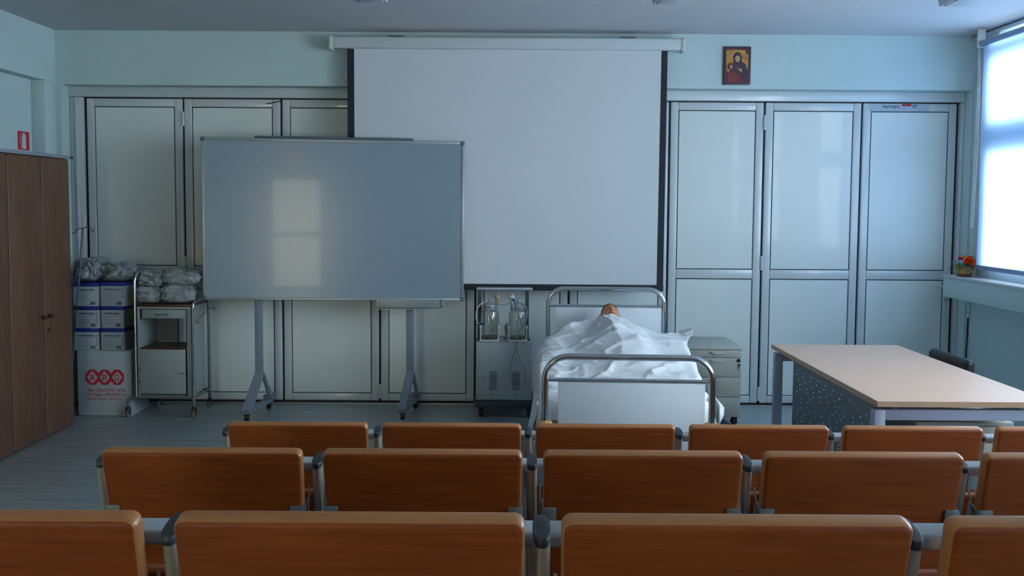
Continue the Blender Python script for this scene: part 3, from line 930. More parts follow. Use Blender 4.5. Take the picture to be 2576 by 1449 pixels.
# tubular frame
MB().tube([(TX1 + 0.036, 0.0, 0.085), (TX1 + 0.036, 0.0, 0.845)], 0.0115, 12).build('leg', M['frame_tube'], t)
MB().tube([(TX1 + 0.036, TD, 0.085), (TX1 + 0.036, TD, 0.855)], 0.0115, 12).build('leg', M['frame_tube'], t)
pts = [(TX0 - 0.085, 0.0, 0.085)] + arc((TX0 - 0.035, 0.0, 0.105), 0.05, PI, PI / 2, 8) + [(TX1 + 0.03, 0.0, 0.152)]
MB().tube(pts, 0.011, 12).build('front_rail', M['frame_tube'], t)
pts = [(TX0 + 0.015, TD, 0.085)] + arc((TX0 + 0.065, TD, 0.105), 0.05, PI, PI / 2, 8) + [(TX1 + 0.03, TD, 0.152)]
MB().tube(pts, 0.011, 12).build('rear_rail', M['frame_tube'], t)
MB().tube([(TX1 + 0.036, 0.0, 0.155), (TX1 + 0.036, TD, 0.155)], 0.009, 10).build('side_bar', M['frame_tube'], t)
pts = [(TX0 - 0.016, 0.0, 0.16), (TX0 - 0.016, 0.0, 1.035)] + arc((TX0 - 0.016, 0.05, 1.055), 0.05, PI, PI / 2, 8, 'yz')[0:0] + [(TX0 - 0.014, 0.006, 1.07), (TX0 - 0.008, 0.03, 1.093), (TX0 + 0.006, 0.08, 1.102), (TX0 + 0.03, TD - 0.06, 1.110), (TX0 + 0.032, TD - 0.02, 1.10), (TX0 + 0.032, TD, 1.06), (TX0 + 0.0, TD, 0.16)]
MB().tube(pts, 0.0105, 12).build('side_rail', M['chrome'], t)
pts = [(TX1 + 0.040, -0.004, 0.765), (TX1 + 0.040, -0.006, 0.84), (TX1 + 0.042, -0.004, 0.868), (TX1 + 0.045, 0.018, 0.884), (TX1 + 0.045, TD - 0.03, 0.884), (TX1 + 0.042, TD, 0.872), (TX1 + 0.040, TD, 0.84)]
MB().tube(pts, 0.0095, 12).build('push_handle', M['chrome'], t)
MB().tube(spline([(TX1 + 0.050, 0.0, 0.745), (TX1 + 0.060, 0.02, 0.722), (TX1 + 0.066, 0.05, 0.72), (TX1 + 0.06, 0.03, 0.748), (TX1 + 0.06, 0.12, 0.765), (TX1 + 0.062, TD + 0.0, 0.805), (TX1 + 0.070, TD + 0.02, 0.785), (TX1 + 0.078, TD + 0.03, 0.80)], 36), 0.0032, 6).build('hanging_hook', M['greycap'], t)
for (xx, yy2) in ((TX0 - 0.085, 0.0), (TX0 + 0.015, TD), (TX1 + 0.036, 0.0), (TX1 + 0.036, TD)):
    cs = MB()
    cs.lathe([(0.010, 0.085), (0.017, 0.082), (0.017, 0.070), (0.010, 0.062)], (xx, yy2, 0), n=12)
    cs.box(xx - 0.018, xx - 0.013, yy2 - 0.014, yy2 + 0.012, 0.022, 0.070, bev=0.002).box(xx + 0.013, xx + 0.018, yy2 - 0.014, yy2 + 0.012, 0.022, 0.070, bev=0.002)
    c_ = cs.build('caster', M['rust'], t)
    MB().lathe([(0.012, -0.010), (0.024, -0.008), (0.026, 0.0), (0.024, 0.008), (0.012, 0.010)], (xx, yy2, 0.026), n=18, axis='x').build('wheel', M['wheel_hub'], c_)

# wrapped packs on the trolley
for i, (c, dm, lb) in enumerate([((-2.766, 6.985, 0.064), (0.098, 0.095, 0.064), 'small plastic-wrapped pack on the trolley, lower left, against the chrome rail'),
                                 ((-2.540, 6.985, 0.072), (0.124, 0.100, 0.072), 'plastic-wrapped pack on the trolley, lower right, next to the whiteboard')]):
    t = thing('wrapped_pack', lb, 'plastic pack', (c[0], c[1], 0.864), 0.05, group='plastic-wrapped packs on the trolley')
    bag('b', (0, 0, c[2]), dm, 13.3 + i * 5, 0.22, ridge=9).build('film', M['film'], t, smooth=60)
    bag('b', (0, 0, c[2]), [q * 0.84 for q in dm], 29.3 + i * 5, 0.1, ridge=7).build('contents', M['gauze'], t, smooth=60)
for i, (c, dm, lb) in enumerate([((-2.742, 7.00, 0.988 + 0.060), (0.092, 0.10, 0.062), 'plastic-wrapped pack on the trolley, upper left, leaning on the rail'),
                                 ((-2.515, 6.99, 1.004 + 0.056), (0.132, 0.10, 0.058), 'plastic-wrapped pack with folded white gauze on top of the trolley pile')]):
    t = thing('wrapped_pack', lb, 'plastic pack', (c[0], c[1], c[2] - dm[2]), -0.06, group='plastic-wrapped packs on the trolley')
    bag('b', (0, 0, dm[2]), dm, 43.3 + i * 5, 0.24, ridge=9).build('film', M['film'], t, smooth=60)
    bag('b', (0, 0, dm[2]), [q * 0.84 for q in dm], 59.3 + i * 5, 0.1, ridge=7).build('contents', M['gauze'], t, smooth=60)

# ------------------------------------------------------------------ suction machine
t = thing('suction_machine', 'white medical suction unit with two glass jars beside the hospital bed', 'medical suction unit', (-0.056, 6.92, 0), -0.01)
MB().box(-0.213, 0.213, 0.0, 0.34, 0.137, 0.585, bev=0.005).build('housing', M['machine'], t)
MB().box(-0.225, 0.235, -0.008, 0.36, 0.080, 0.134, bev=0.004).build('base_tray', M['machine_dark'], t)
fp = MB().box(-0.170, 0.170, -0.005, 0.0, 0.178, 0.460, bev=0.0015).build('front_panel', M['machine'], t)
for cx in (-0.082, 0.092):
    for q in range(11):
        z = 0.214 + q * 0.0133
        MB().box(cx - 0.028, cx + 0.028, -0.010, -0.004, z, z + 0.0065, bev=0.002, rot=(0.45, 0, 0)).build('vent_louver', M['machine'], fp)
        MB().box(cx - 0.028, cx + 0.028, -0.0056, -0.0048, z + 0.006, z + 0.0115).build('vent_gap', M['slot'], fp)
for (x, z) in ((-0.095, 0.450), (0.095, 0.452), (-0.092, 0.190), (0.098, 0.190), (-0.160, 0.318)):
    MB().lathe([(0.0042, -0.0065), (0.0042, -0.004)], (x, 0, z), n=10, axis='y').build('screw', M['gasket'], fp)
for x in (-0.193, 0.173):
    MB().box(x - 0.014, x + 0.014, 0.10, 0.125, 0.585, 0.985, bev=0.002).box(x - 0.024, x + 0.024, 0.09, 0.135, 0.585, 0.594, bev=0.002).build('post', M['machine_dark'], t)
MB().box(-0.215, 0.215, 0.092, 0.135, 0.975, 0.992, bev=0.003).build('top_bar', M['machine'], t)
for (xx, yy2) in ((-0.175, 0.05), (0.195, 0.05), (-0.175, 0.30), (0.195, 0.30)):
    cs = MB().lathe([(0.015, -0.018), (0.036, -0.015), (0.038, 0.0), (0.036, 0.015), (0.015, 0.018)], (xx, yy2, 0.038), n=20, axis='x').build('caster', M['wheel'], t)
    MB().box(xx - 0.026, xx - 0.020, yy2 - 0.02, yy2 + 0.015, 0.035, 0.080, bev=0.002).box(xx + 0.020, xx + 0.026, yy2 - 0.02, yy2 + 0.015, 0.035, 0.080, bev=0.002).build('fork', M['wheel_hub'], cs)
for cx in (-0.112, 0.103):
    j = MB().lathe([(0.062, 0.605), (0.070, 0.610), (0.072, 0.625), (0.072, 0.790), (0.066, 0.812), (0.050, 0.822), (0.050, 0.834)], (cx, 0.065, 0), n=32)
    jo = j.build('jar', M['jar'], t)
    MB().lathe([(0.055, 0.824), (0.057, 0.828), (0.057, 0.846), (0.051, 0.849), (0.055, 0.852), (0.055, 0.862), (0.034, 0.880), (0.010, 0.888), (0.010, 0.905), (0.014, 0.908), (0.010, 0.915)], (cx, 0.065, 0), n=28).build('lid', M['alu'], jo)
    MB().lathe([(0.058, 0.607), (0.066, 0.612), (0.067, 0.622), (0.02, 0.623)], (cx, 0.065, 0), n=24).build('residue', M['fluid'], jo)
    MB().tube([(cx + 0.004, 0.06, 0.82), (cx + 0.002, 0.06, 0.70), (cx - 0.002, 0.06, 0.64)], 0.004, 8).build('dip_tube', M['whiteplastic'], jo)
    MB().tube(spline([(cx - 0.012, 0.05, 0.74), (cx + 0.0, 0.045, 0.78), (cx + 0.022, 0.05, 0.745), (cx + 0.034, 0.05, 0.70), (cx + 0.024, 0.05, 0.665), (cx, 0.05, 0.655)], 24), 0.0045, 8).build('inner_hose', M['yellowed'], jo)
    g = MB()
    for q in range(12):
        g.box(cx - 0.032, cx - (0.020 if q % 2 else 0.014), -0.0062, -0.0052, 0.640 + q * 0.012, 0.6415 + q * 0.012)
    g.build('scale_marks', M['case'], jo)
    MB().box(cx - 0.074, cx + 0.074, -0.012, 0.13, 0.587, 0.602, bev=0.005).build('jar_tray', M['whiteplastic'], t)
    for s in (-1, 1):
        MB().tube([(cx + s * 0.069, -0.004, 0.600), (cx + s * 0.069, -0.004, 0.695)], 0.0048, 10).lathe([(0.004, 0.690), (0.0085, 0.694), (0.0085, 0.708), (0.004, 0.713)], (cx + s * 0.069, -0.004, 0), n=12).build('jar_rod', M['whiteplastic'], t)
    MB().lathe([(0.013, 0.86), (0.016, 0.868), (0.016, 0.905), (0.022, 0.912), (0.022, 0.930), (0.012, 0.935), (0.012, 0.945)], (cx + (0.055 if cx < 0 else -0.048), 0.11, 0), n=16).build('regulator', M['yellowed'] if cx < 0 else M['whiteplastic'], t)
MB().lathe([(0.026, 0.587), (0.028, 0.60), (0.014, 0.61), (0.014, 0.64), (0.020, 0.65), (0.020, 0.685), (0.010, 0.695), (0.006, 0.705)], (0.018, 0.20, 0), n=16).build('vacuum_valve', M['yellowed'], t)
MB().tube(spline([(-0.110, 0.065, 0.878), (-0.165, 0.04, 0.880), (-0.205, 0.01, 0.845), (-0.215, -0.005, 0.78), (-0.205, 0.0, 0.735), (-0.190, 0.03, 0.718), (-0.165, 0.06, 0.715)], 36), 0.0055, 8).build('hose', M['tube'], t)
MB().tube([(-0.200, 0.02, 0.722), (-0.160, 0.04, 0.716)], 0.009, 10).build('blue_connector', M['blue'], t)
MB().tube(spline([(0.112, 0.065, 0.880), (0.150, 0.03, 0.87), (0.172, -0.01, 0.83), (0.172, -0.02, 0.78), (0.150, -0.02, 0.73), (0.112, -0.025, 0.66), (0.095, -0.02, 0.60), (0.098, -0.014, 0.52), (0.120, -0.012, 0.46), (0.158, -0.012, 0.38), (0.165, -0.012, 0.30), (0.130, -0.012, 0.245), (0.075, -0.012, 0.245), (0.055, -0.012, 0.32), (0.045, -0.012, 0.40), (0.075, -0.012, 0.50), (0.098, -0.018, 0.60)], 110), 0.0042, 8).build('hose', M['tube'], t)
MB().tube(spline([(0.055, 0.0, 0.925), (0.058, -0.01, 0.90), (0.068, -0.02, 0.86), (0.066, -0.02, 0.81)], 20), 0.0065, 8).build('hose', M['tube'], t)
MB().tube([(0.056, -0.004, 0.918), (0.078, -0.008, 0.898)], 0.0085, 10).build('blue_connector', M['blue'], t)
MB().tube(spline([(-0.07, 0.10, 0.88), (-0.03, 0.08, 0.862), (0.02, 0.08, 0.868), (0.05, 0.10, 0.90)], 20), 0.004, 8).build('hose', M['tube'], t)

# ------------------------------------------------------------------ hospital bed
BA = -math.atan2(0.095, 2.07)
t = thing('hospital_bed', 'chrome-framed hospital bed with pale blue end panels', 'hospital bed', (0.598, 4.62, 0), BA)


def hoop(y, hw_, ztop_, r, z0_, R_):
    pts = [(-hw_, y, z0_), (-hw_, y, ztop_ - R_)]
    pts += arc((-hw_ + R_, y, ztop_ - R_), R_, PI, PI / 2, 12)[1:]
    pts += arc((hw_ - R_, y, ztop_ - R_), R_, PI / 2, 0, 12)
    pts += [(hw_, y, z0_)]
    return MB().tube(pts, r, 20)


fo = hoop(0, 0.424, 0.858, 0.0165, 0.12, 0.115).build('foot_hoop', M['chrome'], t)
MB().tube([(-0.41, 0, 0.738), (0.41, 0, 0.738)], 0.0105, 14).build('foot_crossbar', M['chrome'], t)
MB().box(-0.358, 0.388, -0.010, 0.008, 0.30, 0.728, bev=0.003).build('foot_panel', M['bed_panel'], t)
HY = 2.06
hoop(HY, 0.424, 1.018, 0.0165, 0.12, 0.115).build('head_hoop', M['chrome'], t)
MB().tube([(-0.41, HY, 0.893), (0.41, HY, 0.893)], 0.0105, 14).build('head_crossbar', M['chrome'], t)
MB().box(-0.368, 0.402, HY - 0.010, HY + 0.008, 0.40, 0.884, bev=0.003).build('head_panel', M['bed_panel'], t)
MB().box(-0.400, 0.400, 0.03, HY - 0.03, 0.36, 0.41, bev=0.004).box(-0.41, -0.38, 0.0, HY, 0.30, 0.36, bev=0.004).box(0.38, 0.41, 0.0, HY, 0.30, 0.36, bev=0.004).build('bed_base', M['railgrey'], t)
for y_ in (0.0, HY):
    for s in (-1, 1):
        MB().lathe([(0.018, 0.480), (0.036, 0.482), (0.039, 0.490), (0.039, 0.498), (0.035, 0.503), (0.039, 0.508), (0.039, 0.518), (0.034, 0.524), (0.018, 0.526)], (s * 0.424, y_, 0), n=28).build('bumper_roller', M['bumper'], t)
        c_ = MB().lathe([(0.02, -0.018), (0.055, -0.014), (0.060, 0.0), (0.055, 0.014), (0.02, 0.018)], (s * 0.424, y_, 0.060), n=24, axis='x').build('caster', M['wheel'], t)
mt = thing('bed_mattress', 'pale mattress lying on the hospital bed under the white sheet', 'mattress', (0.598, 4.62, 0.41), BA)
mb = MB().box(-0.40, 0.40, 0.035, HY - 0.035, 0.002, 0.165, bev=0.03, seg=4)
mb.build('mattress_core', M['mattress'], mt)
pl = bag('p', (0, 0, 0), (0.30, 0.17, 0.075), 3.0, 0.05, flat=0.7, ridge=4).build('pillow', M['pillow'], smooth=60)
pl.location = (0.69, 6.475, 0.66)
pl.rotation_euler = (0.35, 0, BA)
tag(pl, 'white pillow under the mannequin\'s head', 'pillow')

# mannequin: one continuous body, head with a face
hc = Vector((0.700, 6.47, 0.842))
HS = 0.86
Uv = Vector((-0.05, 0.80, 0.60)).normalized()       # towards the crown
Fv = Vector((0.06, -0.60, 0.80))
Fv = (Fv - Uv * Fv.dot(Uv)).normalized()            # face direction
Rv = Uv.cross(Fv).normalized()
def hp(a, f, u):
    return hc + (Rv * a + Fv * f + Uv * u) * HS
def gs(x, s):
    return math.exp(-(x / s) ** 2)
def head_point(th, ph):
    a = math.cos(ph) * math.sin(th)
    f = math.cos(ph) * math.cos(th)
    u = math.sin(ph)
    wx, wf, wu = 0.073, 0.092, 0.112
    x, y_, z = a * wx, f * wf, u * wu
    if u < 0:
        x *= 1 - 0.22 * (-u)
        y_ *= 1 - 0.06 * (-u)
    if f > 0:
        k = f
        nose = 0.026 * gs(x, 0.012) * gs(z + 0.016, 0.019) + 0.010 * gs(x, 0.009) * gs(z - 0.012, 0.02)
        brow = 0.006 * gs(z - 0.030, 0.010) * gs(abs(x) - 0.028, 0.022)
        eye = -0.012 * gs(z - 0.012, 0.013) * gs(abs(x) - 0.030, 0.017) + 0.0065 * gs(z - 0.010, 0.008) * gs(abs(x) - 0.030, 0.012)
        cheek = 0.006 * gs(z + 0.02, 0.022) * gs(abs(x) - 0.040, 0.016)
        lip = 0.0085 * gs(z + 0.047, 0.006) * gs(x, 0.020) + 0.0085 * gs(z + 0.062, 0.006) * gs(x, 0.018) - 0.004 * gs(z + 0.0545, 0.003) * gs(x, 0.02)
        chin = 0.012 * gs(z + 0.092, 0.018) * gs(x, 0.024)
        y_ += (nose + brow + eye + cheek + lip + chin) * min(1, k * 1.6)
    return hp(x, y_, z)
bm = MB()
nu, nv = 96, 72
vs, fs = [], []
for i in range(nv + 1):
    ph = -PI / 2 + PI * i / nv
    for j in range(nu):
        vs.append(head_point(2 * PI * j / nu, ph))
for i in range(nv):
    for j in range(nu):
        fs.append((i * nu + j, i * nu + (j + 1) % nu, (i + 1) * nu + (j + 1) % nu, (i + 1) * nu + j))
bm.add(vs, fs)
for s in (-1, 1):
    bm.tube([hp(s * 0.070, -0.008, -0.022), hp(s * 0.079, -0.014, -0.006), hp(s * 0.083, -0.018, 0.014), hp(s * 0.078, -0.012, 0.026)], [0.006, 0.010, 0.011, 0.006], 10)
bdir = Vector((-0.0459, -1, 0)).normalized()
ax = lambda d_, z, x=0: Vector((0.69 + x, 6.40, 0)) + bdir * d_ + Vector((0, 0, z))
bm.tube([hp(0, -0.02, -0.05), hp(0, -0.03, -0.12), ax(0.06, 0.71), ax(0.12, 0.70)], [0.05, 0.05, 0.055, 0.08], 20)
bm.tube([ax(0.08, 0.69), ax(0.14, 0.692), ax(0.25, 0.695), ax(0.40, 0.69), ax(0.52, 0.68), ax(0.65, 0.675), ax(0.76, 0.67), ax(0.80, 0.665)], [0.06, 0.095, 0.105, 0.098, 0.088, 0.085, 0.085, 0.05], 24, sx=1.65)
for s in (-1, 1):
    bm.tube([ax(0.14, 0.68, s * 0.14), ax(0.30, 0.665, s * 0.21), ax(0.46, 0.65, s * 0.235), ax(0.60, 0.64, s * 0.22), ax(0.72, 0.635, s * 0.20)], [0.055, 0.045, 0.038, 0.032, 0.024], 14)
    hx = ax(0.72, 0.63, s * 0.20)
    for q in range(4):
        bm.tube([hx + Vector(((q - 1.5) * 0.018, 0, 0)), hx + Vector(((q - 1.5) * 0.022, -0.085 - 0.01 * (q in (1, 2)), -0.01)), hx + Vector(((q - 1.5) * 0.022, -0.13 - 0.015 * (q in (1, 2)), -0.02))], [0.012, 0.009, 0.006], 8)
    bm.tube([hx + Vector((-s * 0.03, 0.0, 0)), hx + Vector((-s * 0.055, -0.04, -0.005)), hx + Vector((-s * 0.06, -0.07, -0.01))], [0.012, 0.010, 0.007], 8)
    bm.tube([ax(0.74, 0.650, s * 0.075), ax(0.95, 0.634, s * 0.085), ax(1.14, 0.622, s * 0.09), ax(1.28, 0.617, s * 0.09), ax(1.40, 0.609, s * 0.09), ax(1.46, 0.606, s * 0.09), ax(1.48, 0.628, s * 0.095)], [0.07, 0.058, 0.044, 0.040, 0.030, 0.028, 0.016], 16)
tmp = bm.build('tmp', M['skin'], smooth=0)
rm = tmp.modifiers.new('r', 'REMESH')
rm.mode = 'VOXEL'
rm.voxel_size = 0.0045
dg = bpy.context.evaluated_depsgraph_get()
dg.update()
me = bpy.data.meshes.new_from_object(tmp.evaluated_get(dg))
bpy.data.objects.remove(tmp)
me.shade_smooth()
man = bpy.data.objects.new('training_mannequin', me)
COL.objects.link(man)
tag(man, 'tan training mannequin lying in the hospital bed, only its face showing above the sheet', 'mannequin')
# hair cap, closed eyelids, nostrils, lips
hr = MB()
vs, fs = [], []
nu2, nv2 = 48, 20
for i in range(nv2 + 1):
    for j in range(nu2):
        th = 2 * PI * j / nu2
        front = max(0, math.cos(th))
        lo = 0.10 + 0.62 * front + 0.05 * math.sin(th * 5)
        ph = lo + (PI / 2 - lo) * i / nv2
        p = head_point(th, ph)
        vs.append(hc + (p - hc) * (1.045 + 0.012 * noise.noise(p * 60)))
for i in range(nv2):
    for j in range(nu2):
        fs.append((i * nu2 + j, i * nu2 + (j + 1) % nu2, (i + 1) * nu2 + (j + 1) % nu2, (i + 1) * nu2 + j))
hr.add(vs, fs).build('hair', M['hair'], man, smooth=80)
def face_pt(x, z, lift=0.0):
    best, bp_ = 9, None
    for i in range(10, nv - 6):
        ph = -PI / 2 + PI * i / nv
        for j in list(range(0, 24)) + list(range(nu - 24, nu)):
            p = vsH[i * nu + j]
            q = p - hc
            e = (q.dot(Rv) / HS - x) ** 2 + (q.dot(Uv) / HS - z) ** 2
            if e < best and q.dot(Fv) > 0:
                best, bp_ = e, p
    return bp_ + Fv * lift
vsH = [Vector(v) for v in bm.v[:nu * (nv + 1)]]
for s in (-1, 1):
    MB().tube([face_pt(s * (0.016 + 0.007 * q), 0.006 - 0.004 * math.sin(PI * q / 4), 0.0008) for q in range(5)], 0.0016, 6).build('eyelid_crease', M['dark_line'], man)
    MB().tube([face_pt(s * (0.014 + 0.009 * q), 0.032 + 0.004 * math.sin(PI * q / 4), 0.0006) for q in range(5)], 0.0022, 6).build('eyebrow', M['dark_line'], man)
    MB().lathe([(0.0045, -0.002), (0.0035, 0.002)], face_pt(s * 0.0085, -0.031, 0.001), n=10).build('nostril', M['dark_line'], man)
MB().tube([face_pt(-0.022 + 0.0055 * q, -0.047 + 0.002 * math.sin(PI * q / 8), 0.0003) for q in range(9)], 0.0034, 8).tube([face_pt(-0.019 + 0.0048 * q, -0.061 - 0.002 * math.sin(PI * q / 8), 0.0003) for q in range(9)], 0.0036, 8).build('lips', M['lips'], man)
MB().tube([face_pt(-0.021 + 0.0052 * q, -0.0545, 0.0005) for q in range(9)], 0.0022, 6).build('mouth_crease', M['dark_line'], man)

# draped sheet
SEC = [
    (6.47, [(.27, .60), (.31, .625), (.38, .66), (.47, .70), (.58, .73), (.70, .755), (.80, .73), (.90, .70), (1.03, .68), (1.14, .64), (1.18, .62)]),
    (6.38, [(.22, .59), (.27, .645), (.35, .71), (.44, .785), (.58, .815), (.70, .850), (.81, .79), (.93, .745), (1.05, .725), (1.17, .735), (1.245, .762)]),
    (6.20, [(.17, .59), (.205, .67), (.29, .735), (.385, .80), (.52, .79), (.66, .85), (.80, .82), (.93, .76), (1.06, .735), (1.16, .725), (1.22, .725)]),
    (5.98, [(.150, .56), (.165, .665), (.26, .725), (.39, .735), (.52, .775), (.66, .855), (.79, .80), (.92, .735), (1.05, .725), (1.14, .705), (1.17, .63)]),
    (5.72, [(.150, .50), (.160, .65), (.24, .71), (.38, .715), (.52, .755), (.65, .79), (.79, .80), (.92, .73), (1.04, .71), (1.13, .685), (1.155, .58)]),
    (5.45, [(.140, .42), (.150, .66), (.22, .695), (.36, .685), (.50, .72), (.64, .745), (.77, .745), (.90, .715), (1.02, .70), (1.10, .675), (1.125, .55)]),
    (5.18, [(.140, .34), (.150, .60), (.20, .655), (.34, .655), (.49, .672), (.63, .680), (.76, .688), (.88, .675), (1.0, .665), (1.075, .645), (1.10, .52)]),
    (4.92, [(.136, .30), (.142, .50), (.165, .615), (.32, .628), (.47, .632), (.61, .640), (.74, .640), (.86, .640), (.97, .635), (1.05, .615), (1.09, .48)]),
    (4.72, [(.128, .28), (.136, .44), (.155, .575), (.30, .600), (.46, .606), (.60, .608), (.73, .608), (.85, .606), (.95, .60), (1.035, .575), (1.085, .46)]),
    (4.66, [(.120, .26), (.130, .40), (.17, .50), (.30, .52), (.46, .53), (.60, .53), (.73, .53), (.85, .53), (.95, .52), (1.02, .50), (1.08, .44)]),
]
NA, NB = 150, 210
grid = []
secs = [(y_, p) for y_, p in SEC]
for i in range(NB + 1):
    tt = i / NB
    row = []
    ctrl = []
    for c in range(11):
        ctrl.append(catmull([(s[0], s[1][c][0], s[1][c][1]) for s in secs], tt))
    for j in range(NA + 1):
        yv, xv, zv = catmull([(q[0], q[1], q[2]) for q in ctrl], j / NA)
        row.append(Vector((xv, yv, zv)))
    grid.append(row)
vs = []
for i in range(NB + 1):
    for j in range(NA + 1):
        p = grid[i][j]
        v_, u_ = i / NB, j / NA
        edge = min(1, min(u_, 1 - u_) * 14 + 0.25) * min(1, min(v_, 1 - v_) * 16 + 0.3)
        q = Vector((p.x * 3.1 + p.y * 1.1, p.y * 2.3 - p.x * 0.8, 1.7))
        w1 = noise.noise(q)
        r1 = (1 - abs(noise.noise(q * 1.9 + Vector((4, 2, 0)))) * 2) ** 3
        r2 = (1 - abs(noise.noise(Vector((p.x * 9 - p.y * 4, p.y * 12 + p.x * 5, 0.3)))) * 2) ** 3
        fine = noise.noise(Vector((p.x * 26, p.y * 26, 3)))
        ang = math.atan2(p.x - 0.66, 6.22 - p.y)
        rad = math.hypot(p.x - 0.66, (6.22 - p.y))
        fold = (1 - abs(math.sin(ang * 5.5 + 0.9 * noise.noise(q * 0.9)))) ** 3 * min(1, rad / 0.15) * math.exp(-rad / 0.8)
        cre = (1 - abs(noise.noise(Vector((p.x * 2.6 + p.y * 1.9, p.y * 5.2 - p.x * 1.2, 5.0)))) * 2) ** 6
        dz = (0.008 * w1 + 0.008 * max(r1, 0) + 0.018 * fold + 0.013 * cre + 0.005 * max(r2, 0) + 0.0018 * fine) * edge
        # creases running across the foot end
        if v_ > 0.5:
            dz += 0.007 * (v_ - 0.5) * 2 * math.sin((p.y * 30 + p.x * 5 + 3 * noise.noise(q * 1.5)))
        # flutter of the hanging left and right edges
        hang_l = max(0, 1 - u_ / 0.16)
        hang_r = max(0, (u_ - 0.86) / 0.14)
        dx = -0.010 * hang_l * (0.2 + math.sin(p.y * 19 + 2.0 * noise.noise(q))) + 0.018 * hang_r * math.sin(p.y * 17 + 1)
        dzz = 0.035 * hang_l * math.sin(p.y * 11 + 1.3)
        vs.append(Vector((p.x + dx, p.y, p.z + dz * (1 - 0.5 * max(hang_l, hang_r)) + dzz)))
fs = []
for i in range(NB):
    for j in range(NA):
        a = i * (NA + 1) + j
        fs.append((a, a + NA + 1, a + NA + 2, a + 1))
sh = MB().add(vs, fs).build('bed_sheet', M['sheet'], smooth=180, fix=False)
tag(sh, 'rumpled white sheet draped over the mannequin and hanging off the hospital bed', 'bed sheet')
so = sh.modifiers.new('thickness', 'SOLIDIFY')
so.thickness = 0.003
so.offset = 1
# curled corner over the drawer unit, falling corners at the foot
cn = MB()
vs, fs = [], []
n1, n2 = 24, 16
for i in range(n1 + 1):
    u = i / n1
    for j in range(n2 + 1):
        v = j / n2
        w = 0.07 * (1 - u) + 0.035
        ang = u * 3.4
        x = 1.180 + 0.060 * u + 0.030 * math.sin(ang * 1.0)
        z = 0.752 + 0.018 * math.sin(ang) + 0.012 * u + 0.025 * u * u * (1 - v)
        y_ = 6.26 + w * 1.6 * (v - 0.2) + 0.02 * u
        vs.append((x, y_, z))
for i in range(n1):
    for j in range(n2):
        a = i * (n2 + 1) + j
        fs.append((a, a + n2 + 1, a + n2 + 2, a + 1))
o = cn.add(vs, fs).build('curled_corner', M['sheet'], sh, smooth=180, fix=False)
o.modifiers.new('t', 'SOLIDIFY').thickness = 0.003
def flap(pts, name):
    """pts: rows of points"""
    vs, fs = [], []
    R_, C_ = 24, 14
    for i in range(R_ + 1):
        for j in range(C_ + 1):
            cr = [catmull(r, j / C_) for r in pts]
            p = Vector(catmull(cr, i / R_))
            p.x += 0.006 * math.sin(j * 1.1 + i * 0.3)
            p.y += 0.008 * math.sin(j * 1.3 + 1)
            vs.append(p)
    for i in range(R_):
        for j in range(C_):
            a = i * (C_ + 1) + j
            fs.append((a, a + C_ + 1, a + C_ + 2, a + 1))
    o = MB().add(vs, fs).build(name, M['sheet'], sh, smooth=180, fix=False)
    o.modifiers.new('t', 'SOLIDIFY').thickness = 0.003
flap([[(1.075, 4.74, .62), (1.09, 4.90, .62), (1.10, 5.05, .62)], [(1.09, 4.72, .58), (1.115, 4.90, .575), (1.125, 5.05, .58)], [(1.098, 4.72, .535), (1.150, 4.88, .535), (1.135, 5.0, .55)], [(1.092, 4.73, .49), (1.110, 4.86, .475), (1.12, 4.98, .50)]], 'hanging_corner')
flap([[(.135, 4.72, .60), (.145, 4.88, .60), (.15, 5.1, .60)], [(.125, 4.70, .52), (.118, 4.86, .53), (.13, 5.1, .53)], [(.115, 4.70, .46), (.105, 4.86, .44), (.12, 5.1, .46)], [(.100, 4.72, .405), (.080, 4.86, .37), (.11, 5.1, .40)]], 'hanging_corner')

